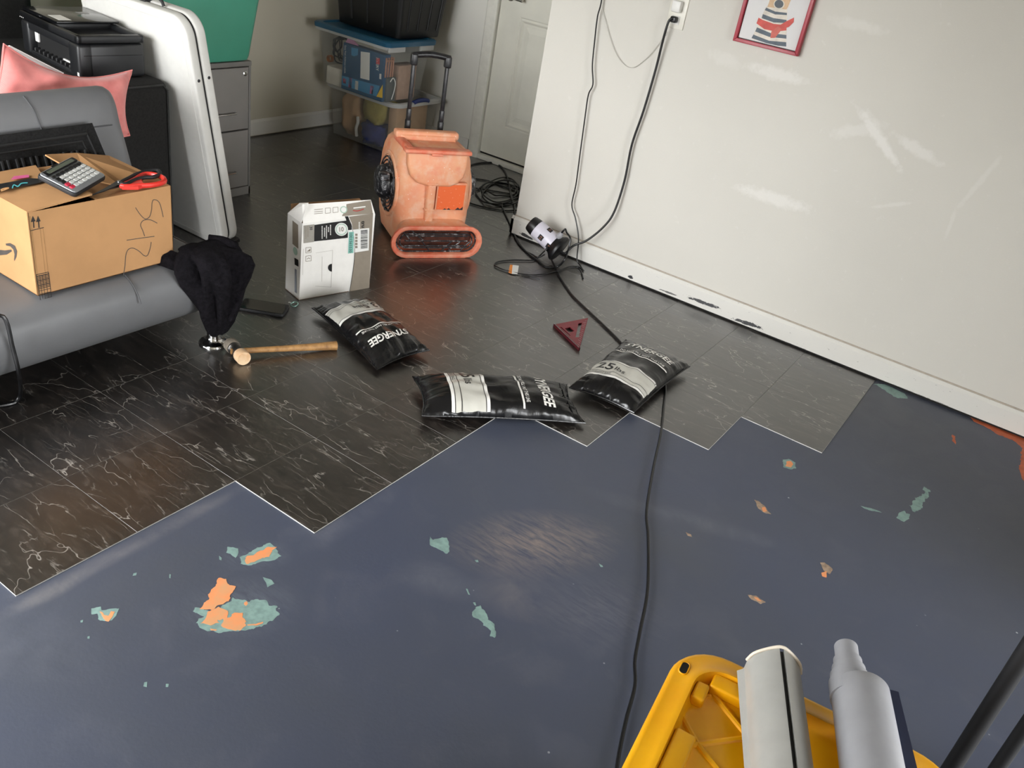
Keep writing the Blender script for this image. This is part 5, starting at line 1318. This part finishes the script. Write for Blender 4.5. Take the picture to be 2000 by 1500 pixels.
def on_col(u, v, r=.046):
    d = ray(u, v); w0 = CAM - tb; dp = d - ta * d.dot(ta); wp = w0 - ta * w0.dot(ta)
    A_ = dp.dot(dp); B2 = 2 * dp.dot(wp); C2 = wp.dot(wp) - r * r; disc = max(B2 * B2 - 4 * A_ * C2, 0); s_ = (-B2 - sqrt(disc)) / (2 * A_)
    p = CAM + d * s_; h = (p - tb).dot(ta); nrm = (p - tb - ta * h).normalized(); return h, nrm
for cx_, cy_ in ((660, 690), (716, 755), (728, 635)):
    h, nrm = on_col(*R6c(cx_, cy_)); tg = ta.cross(nrm)
    def sock(x, y, z): 
        ang = x / .046; return tb + ta * (h + y) + (nrm * cos(ang) + tg * sin(ang)) * (.046 + z)
    b = MB(); b.prism(rrect(.0125, .0125, .002, 3), .0, .0022, sock, .0005, 1); s1 = part('outlet', b, M_blackm, tow, w=True)
    b = MB()
    for x in (-.005, .005): b.prism([(x - .001, -.005), (x + .001, -.005), (x + .001, .004), (x - .001, .004)], .0022, .0026, sock)
    part('slot', b, M('socket_orange', '#b06a4a', .5, var=0), s1, w=True, smooth=None)
h, nrm = on_col(*R6c(790, 690)); pb_ = tb + ta * h + nrm * .046
b = MB(); b.lathe(pb_, nrm, [(.014, 0), (.016, .004), (.014, .022), (.007, .034)], 16); part('plug', b, M('clear_grey_plug', '#a9a9ad', .2, var=0, alpha=.7), tow, w=True)

# ---- cords --------------------------------------------------------------------------------
fz = lambda u, v, z=.0085: fl(u, v, z)
wz = lambda u, v, y=2.282: ax(u, v, 1, y)
pe = pb_ + nrm * .034
b = MB(); b.tube([pe, pe + nrm * .012 + Vector((.01, 0, .012)), wz(*R6c(850, 652), 2.2), wz(*R6c(878, 700), 2.19), wz(*R6c(862, 780), 2.17), wz(*R6c(835, 850), 2.12), fz(*R6c(780, 905)), fz(*R6c(700, 905)), fz(*R6c(640, 860)), fz(*R6c(550, 790)), fz(*R6c(484, 700)), fz(*R6c(462, 620)), fz(*R6c(468, 480)), fz(*R6c(440, 380)), fz(*R6c(425, 290)), fz(*R6c(400, 210)), fz(*R6c(340, 150)), fz(*R6c(260, 140)), fz(*R6c(160, 155)), fz(*R6c(90, 190))] , .0044, 8, 7)
solo('black_lead', b, M_cable, 'black cord from the outlet tower running back beside the wall corner', 'cord')
rr_ = random.Random(11); pts = [fz(*R6c(130, 320))]
for k in range(46):
    a = k * .55 + .4; e = 1 - .25 * ((k // 11) % 3) / 2
    u = 345 + (k // 11) * 14 + 150 * e * cos(a) + rr_.uniform(-12, 12); v = 345 + 85 * e * sin(a) + rr_.uniform(-10, 10) + 25 * sin(k * .21)
    u = min(u, 505); pts.append(fz(*R6c(u, v), .008 + .0055 * (k % 4) / 2))
pts += [fz(*R6c(440, 330), .012), fz(*R6c(455, 430)), fz(*R6c(380, 440)), fz(*R6c(388, 490)), fz(*R6c(422, 560)), fz(*R6c(452, 630)), fz(*R6c(486, 715)), fz(*R6c(545, 785)), fz(*R6c(600, 815)), fz(*R6c(640, 835)), fl(*R6c(690, 812), .03)]
b = MB(); b.tube(pts, .004, 8, 5); solo('coiled_cord', b, M_cable, 'long black cord coiled on the floor behind the air mover', 'cord')
b = MB(); b.tube([fz(*R6c(120, 430)), fz(*R6c(200, 455)), fz(*R6c(300, 478)), fz(*R6c(400, 492)), fz(*R6c(470, 490)), fz(*R6c(535, 490))], .004, 8, 5); b.tube([fz(*R6c(110, 250)), fz(*R6c(190, 260)), fz(*R6c(280, 275)), fz(*R6c(370, 310)), fz(*R6c(470, 350)), fz(*R6c(508, 400)), fz(*R6c(480, 440), .012), fz(*R6c(530, 470), .008), fz(*R6c(535, 490), .0085)], .004, 8, 5)
solo('loose_cord', b, M_cable, 'loose black cord loop between the air mover and the wall corner', 'cord')
# flat extension cord down from the wall, looped on the floor with a tag
b = MB(); b.tube([(-.50, 2.27, CH - .002), (-.47, 2.285, 2.2), (-.43, 2.29, 1.7), (-.405, 2.284, 1.35), wz(1175, 0), wz(1167, 33), wz(1161, 84), wz(1157, 129), wz(1158, 165), wz(1149, 186), wz(1142, 234), wz(1133, 300), wz(1125, 360), wz(1117, 400), wz(1124, 427, 2.275), wz(1130, 466, 2.262), wz(1127, 506, 2.25), fz(1133, 518), fz(1140, 529), fz(1130, 522), fz(1112, 521), fz(1083, 531), fz(1040, 537), fz(997, 531), fz(970, 521), fz(966, 516), fz(974, 511), fz(1000, 508), fz(1043, 508), fl(1053, 500, .012), fl(1064, 490, .03)], .0032, 8, 6)
solo('extension_cord', b, M_cable, 'thin black cord hanging down the wall and looping beside the tower', 'cord')
b = MB(); b.tube([fz(1112, 521, .014), fz(1128, 523, .013), fz(1136, 533), fz(1139, 544)], .0032, 8, 5); b.tube([fz(990, 528), fz(1010, 534), fz(1040, 541), fz(1055, 546)], .0022, 6, 5)
tg_ = thing('cord_tag', 'white and orange warning tag on the looped cord', 'tag', fl(997, 527, .006))
b2 = MB(); slab(b2, [fl(*R6c(448, 955), .009), fl(*R6c(490, 958), .009), fl(*R6c(500, 896), .02), fl(*R6c(455, 890), .02)], .0008); part('tag_card', b2, M_lt, tg_, w=True, smooth=None)
b2 = MB(); slab(b2, [fl(*R6c(424, 945), .009), fl(*R6c(448, 955), .009), fl(*R6c(455, 890), .02), fl(*R6c(436, 888), .02)], .0008); part('tag_stripe', b2, M('orange_tag', '#e08a3c', .5, var=.05), tg_, w=True, smooth=None)
solo('cord_stub', b, M_cable, 'short cord ends poking out of the looped cord by the baseboard', 'cord')
# thick cord from wall outlet to the tower base
b = MB(); b.tube([(-.040, 2.272, 1.157), wz(1307, 40, 2.268), wz(1300, 60, 2.268), wz(1292, 90, 2.275), wz(1280, 138), wz(1257, 216), wz(1234, 283), wz(1220, 352), wz(1200, 413, 2.27), wz(1179, 443, 2.255), wz(1147, 469, 2.235), wz(1120, 480, 2.215), tb + Vector((.02, .01, -.01)), tb - ta * -.01], .0052, 10, 6)
solo('thick_cable', b, M_cable, 'thick black cord from the wall outlet down to the tipped tower', 'cord')
# the cord that crosses the floor, under the weight bag, to the foreground
h, nrm = on_col(*R6c(716, 760)); s0 = tb + ta * h + nrm * .05
b = MB(); b.tube([s0 - nrm * .006, s0 + nrm * .014 + Vector((0, 0, -.004)), fl(1071, 492, .055), fl(1076, 505, .03), fz(1084, 522), fz(1093, 541), fz(1107, 562), fz(1120, 579), fz(1147, 605), fz(1181, 637), fz(1211, 667), fz(1228, 690, .0065), fl(1262, 720, .0065), fz(1297, 745, .0065), fz(1296, 800), fz(1290, 850), fz(1277, 910), fz(1263, 997), fz(1266, 1050), fz(1265, 1150), fz(1250, 1233), fz(1240, 1290), fz(1240, 1340), fz(1222, 1410), fz(1205, 1500), fz(1200, 1600)], .0045, 8, 6)
solo('power_lead', b, M_cable, 'black cord crossing the blue floor from beneath a weight bag', 'cord')
M_clw = M('clear_wire', '#bdbab2', .25, var=0)
b = MB(); b.tube([(-.46, 2.298, CH - .002), (-.43, 2.298, 2.0), (-.415, 2.298, 1.45), wz(1178, 0, 2.298), wz(1184, 45, 2.298), wz(1199, 95, 2.298), wz(1217, 124, 2.298), wz(1236, 132, 2.298), wz(1258, 118, 2.298), wz(1280, 95, 2.298), wz(1303, 62, 2.298)], .0013, 6, 6); solo('clear_wire', b, M_clw, 'thin clear wire looping on the wall beside the outlet', 'wire')

# ---- wall outlet
ol = thing('wall_outlet', 'white wall outlet with plugs beside the red picture', 'outlet', (-.038, WY, 1.11))
b = MB(); b.box(-.078, .0, WY - .006, WY - .0002, 1.118, 1.236, .002); part('cover_plate', b, M('ivory_plate', '#dedbd0', .35, var=0), ol, w=True)
b = MB(); b.box(-.057, -.021, WY - .009, WY - .006, 1.135, 1.168, .0015); b.box(-.057, -.021, WY - .009, WY - .006, 1.186, 1.219, .0015); part('receptacle', b, M_whitep, ol, w=True)
b = MB(); b.box(-.06, -.02, WY - .035, WY - .0092, 1.182, 1.226, .005); part('adapter', b, M_whitep, ol, w=True)
b = MB(); b.box(-.054, -.026, WY - .034, WY - .0092, 1.142, 1.166, .006, 3); part('plug', b, M_black, ol, w=True)

# ---- red framed print -----------------------------------------------------------------------
M_frm = M('red_lacquer_frame', '#a31f33', .35, var=.06, scale=10); M_pap = M('print_paper', '#d9d8d8', .6, var=.01)
FYp = WY - .028
pBL = ax(1431, 78, 1, FYp); pBR = ax(1556, 111.5, 1, FYp); fx0, fx1, fz0 = pBL.x, pBR.x, (pBL.z + pBR.z) / 2; fz1 = fz0 + .36; bw = .0135
pf_ = thing('framed_print', 'red framed print of a dog in a striped shirt on the wall', 'picture', ((fx0 + fx1) / 2, WY, fz0))
for nm_, P in (('frame_bar', [(fx0, fz0), (fx1, fz0), (fx1 - bw, fz0 + bw), (fx0 + bw, fz0 + bw)]), ('frame_bar', [(fx0, fz1), (fx0 + bw, fz1 - bw), (fx1 - bw, fz1 - bw), (fx1, fz1)]),
               ('frame_bar', [(fx0, fz0), (fx0 + bw, fz0 + bw), (fx0 + bw, fz1 - bw), (fx0, fz1)]), ('frame_bar', [(fx1, fz0), (fx1, fz1), (fx1 - bw, fz1 - bw), (fx1 - bw, fz0 + bw)])):
    b = MB(); b.prism(P, .001, .028, lambda x, y, z: (x, WY - z, y), .0015); part(nm_, b, M_frm, pf_, w=True)
b = MB(); b.box(fx0 + bw - .001, fx1 - bw + .001, WY - .012, WY - .008, fz0 + bw - .001, fz1 - bw + .001); part('mount', b, M_bk, pf_, w=True)
b = MB(); b.box(fx0 + bw + .003, fx1 - bw - .003, WY - .0165, WY - .012, fz0 + bw + .003, fz1 - bw - .003); part('print_paper', b, M_pap, pf_, w=True)
R2p = lambda x, y: (1100 + x * .3, y * .3)
def art(pts, hexc, d=.0003, nm_='painted_shape'):
    b = MB(); b.add([ax(*R2p(x, y), 1, WY - .0165 - d) for x, y in pts], [tuple(range(len(pts)))]); part(nm_, b, M('print_' + hexc, '#' + hexc, .6, var=.12, scale=25), pf_, w=True, smooth=None)
art([(1340, 20), (1400, -10), (1475, 20), (1460, 60), (1456, 150), (1452, 300), (1225, 255), (1290, 110), (1318, 50)], 'e4dcd0', .0003, 'shirt')
art([(1330, 45), (1345, 0), (1345, -60), (1325, -120), (1330, -200), (1300, -170), (1290, -230), (1330, -290), (1365, -300), (1400, -320), (1450, -320), (1490, -300), (1530, -270), (1545, -210), (1525, -150), (1505, -190), (1505, -110), (1490, -50), (1482, 0), (1462, 48), (1452, 62)], 'd9b894', .0006, 'head')
art([(1312, 66), (1322, 50), (1380, 75), (1456, 84), (1456, 98), (1380, 94)], '5d6873', .0006, 'stripe')
art([(1300, 92), (1370, 118), (1454, 130), (1454, 150), (1370, 146), (1292, 118)], '5d6873', .0006, 'stripe')
art([(1262, 178), (1350, 215), (1453, 228), (1453, 252), (1340, 240), (1250, 205)], '5d6873', .0006, 'stripe')
art([(1238, 225), (1340, 265), (1452, 275), (1452, 303), (1400, 298), (1320, 280), (1226, 248)], '5d6873', .0006, 'stripe')
art([(1272, 115), (1300, 130), (1370, 155), (1454, 165), (1453, 198), (1380, 205), (1310, 190), (1258, 152)], 'd4584f', .0009, 'scarf')
art([(1408, 165), (1450, 140), (1503, 114), (1500, 145), (1470, 175), (1425, 190)], 'd4584f', .0012, 'scarf')
art([(1398, 172), (1424, 190), (1400, 220), (1380, 246), (1348, 248), (1355, 205)], 'cf6a5e', .0012, 'scarf')
art([(1405 + 36 * cos(a), 28 + 33 * sin(a)) for a in [2 * pi * k / 24 for k in range(24)]], 'ded6c8', .0009, 'muzzle')
art([(1405 + 29 * cos(a), 26 + 27 * sin(a)) for a in [2 * pi * k / 24 for k in range(24)]], '5a6066', .0012, 'nose')

# ================================================================== FOREGROUND
M_yel = M('yellow_plastic', '#fbb812', .34, hex2='#f2a805', scale=7, bump=.05, bscale=300)
YZ = .38
e1 = Vector((.9936, .1137, 0)); e2 = Vector((.1137, -.9936, 0)); yc0 = Vector((1.296, -.042, 0)); YW, YL = .505, .76
yc = yc0 + e1 * YW / 2 + e2 * YL / 2
yt = thing('lidded_tote', 'black storage tote with a bright yellow ribbed lid', 'tote', yc); place_axes(yt, e1, -e2, Vector((0, 0, 1)), yc)
b = MB(); tub(b, 0, 0, .20, .32, .225, .35, .001, .348, .05); part('tub', b, M_tote, yt)
rl = lambda ins, z, r: [(x, y, z) for x, y in rrect(YW / 2 - ins, YL / 2 - ins, max(r, .01), 8)]
b = MB(); b.loft([rl(.004, .342, .085), rl(0, .346, .088), rl(.0, YZ - .008, .088), rl(.004, YZ - .001, .085), rl(.010, YZ, .08), rl(.030, YZ + .001, .068), rl(.036, YZ + .006, .064), rl(.046, YZ + .007, .056), rl(.052, YZ - .012, .052), rl(.057, YZ - .018, .048)], False, True); part('lid', b, M_yel, yt, smooth=55)
def lidp(u, v, z): 
    p = fl(u, v, z) - yc; return Vector((p.dot(e1), -p.dot(e2), z))
R1c = lambda x, y: (1150 + x * .425, 1200 + y * .425)
lz = YZ - .018
for P in ([(480, 258), (770, 612), (900, 770)], [(405, 430), (500, 598), (600, 720), (700, 860)], [(408, 380), (560, 378)], [(372, 607), (510, 596), (702, 572)], [(1010, 440), (1120, 470)]):
    b = MB(); b.tube([lidp(*R1c(*p), lz) for p in P], .0055, 8, 3); part('rib', b, M_yel, yt)
YX, YY = YW / 2, YL / 2
for x0_, x1_, y0_, y1_ in ((-YX + .072, -YX + .152, YY - .086, YY - .05), (-YX + .05, -YX + .074, YY - .128, YY - .086), (-YX + .05, -YX + .086, YY - .38, YY - .205), (.06, .15, YY - .084, YY - .05), (YX - .084, YX - .05, YY - .40, YY - .24)):
    b = MB(); b.box(x0_, x1_, y0_, y1_, lz - .002, YZ + .003, .005, 3); part('lid_block', b, M_yel, yt)
for sx in (-1, 1):
    b = MB(); b.prism(rrect(.0065, .014, .0062, 5, sx * (YX - .021), YY - .075), YZ - .004, YZ + .0016, None); part('lock_hole', b, M_black, yt)
    b = MB(); b.tube([(x, y, YZ + .001) for x, y in rrect(.0075, .015, .0072, 5, sx * (YX - .021), YY - .075)], .0013, 6, 0, True); part('hole_lip', b, M_yel, yt)

# grey plastic channel lying on the lid
M_pvc = M('grey_translucent_plastic', '#a8a8a4', .3, var=.03); M_nz = M('grey_nozzle_plastic', '#9b9ca1', .42, var=.03)
def frame_from(p0, p1):
    d = (p1 - p0).normalized(); s_ = d.cross(Vector((0, 0, 1))).normalized(); return d, s_, s_.cross(d).normalized()
g0 = fl(1512, 1294, .424); g1 = fl(1540, 1560, .426); d, s_, u_ = frame_from(g0, g1); g1 = g0 + d * .5
pch = thing('plastic_channel', 'grey peaked plastic channel with a slit lying on the yellow lid', 'channel', g0)
def chan(c, k=1.0): return [c + s_ * (x * k) + u_ * (y * k) for x, y in [(-.0475, -.03), (-.047, -.004), (-.040, .014), (-.024, .030), (-.008, .041), (-.004, .042), (-.004, .032), (.004, .032), (.004, .042), (.008, .041), (.024, .030), (.040, .014), (.047, -.004), (.0475, -.03), (.03, -.034), (-.03, -.034)]]
b = MB(); b.loft([chan(g0 + d * .006), chan(g1)]); part('channel', b, M_pvc, pch, w=True, smooth=50)
b = MB(); b.tube([g0 + d * .0065 + s_ * x + u_ * y for x, y in [(-.048, -.004), (-.041, .015), (-.025, .031), (-.008, .043), (.0, .045), (.008, .043), (.025, .031), (.041, .015), (.048, -.004)]], .003, 8, 3); part('cap', b, M('warm_white_plastic', '#e6dccb', .4, var=0), pch, w=True)
b = MB(); sl_ = [g0 + d * .007 + s_ * x + u_ * y for x, y in [(-.0038, .0322), (.0038, .0322), (.0038, .035), (-.0038, .035)]]; b.loft([sl_, [p + d * .49 for p in sl_]]); part('slit', b, M_bk, pch, w=True, smooth=None)
q0 = fl(1441, 1312, .388); q1 = fl(1458, 1520, .39)
b = MB(); slab(b, [q0, q0 + s_ * .0 + Vector((.012, .004, .014)), q1 + Vector((.012, .004, .02)) + d * .05, q1 + d * .05], .003); solo('plastic_strip', b, M_pvc, 'thin grey plastic strip on the yellow lid beside the channel', 'strip', smooth=None)
# nozzle
n0 = fl(1652, 1262, .445); n1 = fl(1683, 1520, .447); d, s_, u_ = frame_from(n0, n1)
nz = thing('vacuum_nozzle', 'grey stepped vacuum nozzle lying on the yellow lid', 'nozzle', n0)
b = MB(); b.lathe(n0, d, [(.015, 0), (.0205, .003), (.0205, .034), (.0245, .038), (.0245, .054), (.0285, .058), (.0285, .072), (.0325, .076), (.0325, .09), (.036, .094), (.036, .13)], 36); part('stepped_tip', b, M_nz, nz, w=True, smooth=30)
prof = [(.030, .099), (.0455, .101), (.0478, .105), (.048, .13), (.049, .45), (.046, .455)]
b = MB(); b.lathe(n0 + s_ * (-.013 if s_.dot(CX) < 0 else .013), (d + s_ * (-.02 if s_.dot(CX) < 0 else .02)).normalized(), prof, 40); part('barrel', b, M_nz, nz, w=True)
# navy board
k0 = fl(1750, 1360, .40); k1 = fl(1786, 1510, .40); dk, sk_, uk = frame_from(k0, k1)
b = MB(); slab(b, [k0 - uk * .018, k0 + uk * .012, k0 + dk * .36 + uk * .012, k0 + dk * .36 - uk * .018], .022); solo('navy_folder', b, M('navy_board', '#1a2340', .6, var=.08), 'dark navy board standing on edge beside the grey nozzle', 'board', smooth=None)
# black metal stand at the right edge
st = thing('metal_stand', 'black metal stand with upright posts at the right edge', 'stand', (1.86, .315, 0))
pA = Vector((1.816, .262, 0)); pB = Vector((1.903, .367, 0))
for p, r in ((pA, .0165), (pB, .0145)):
    b = MB(); b.tube([p + Vector((0, 0, .02)), p + Vector((0, 0, .6)), p + Vector((0, 0, 1.0))], r, 14); part('post', b, M_blackm, st, w=True)
b = MB(); b.tube([pA + (pA - pB) * .6 + Vector((0, 0, .017)), pB + (pB - pA) * .6 + Vector((0, 0, .017))], .0165, 12); part('foot_bar', b, M_blackm, st, w=True)
b = MB(); b.tube([pA + Vector((0, 0, 1.0)), pB + Vector((0, 0, 1.0))], .0165, 12); part('top_bar', b, M_blackm, st, w=True)
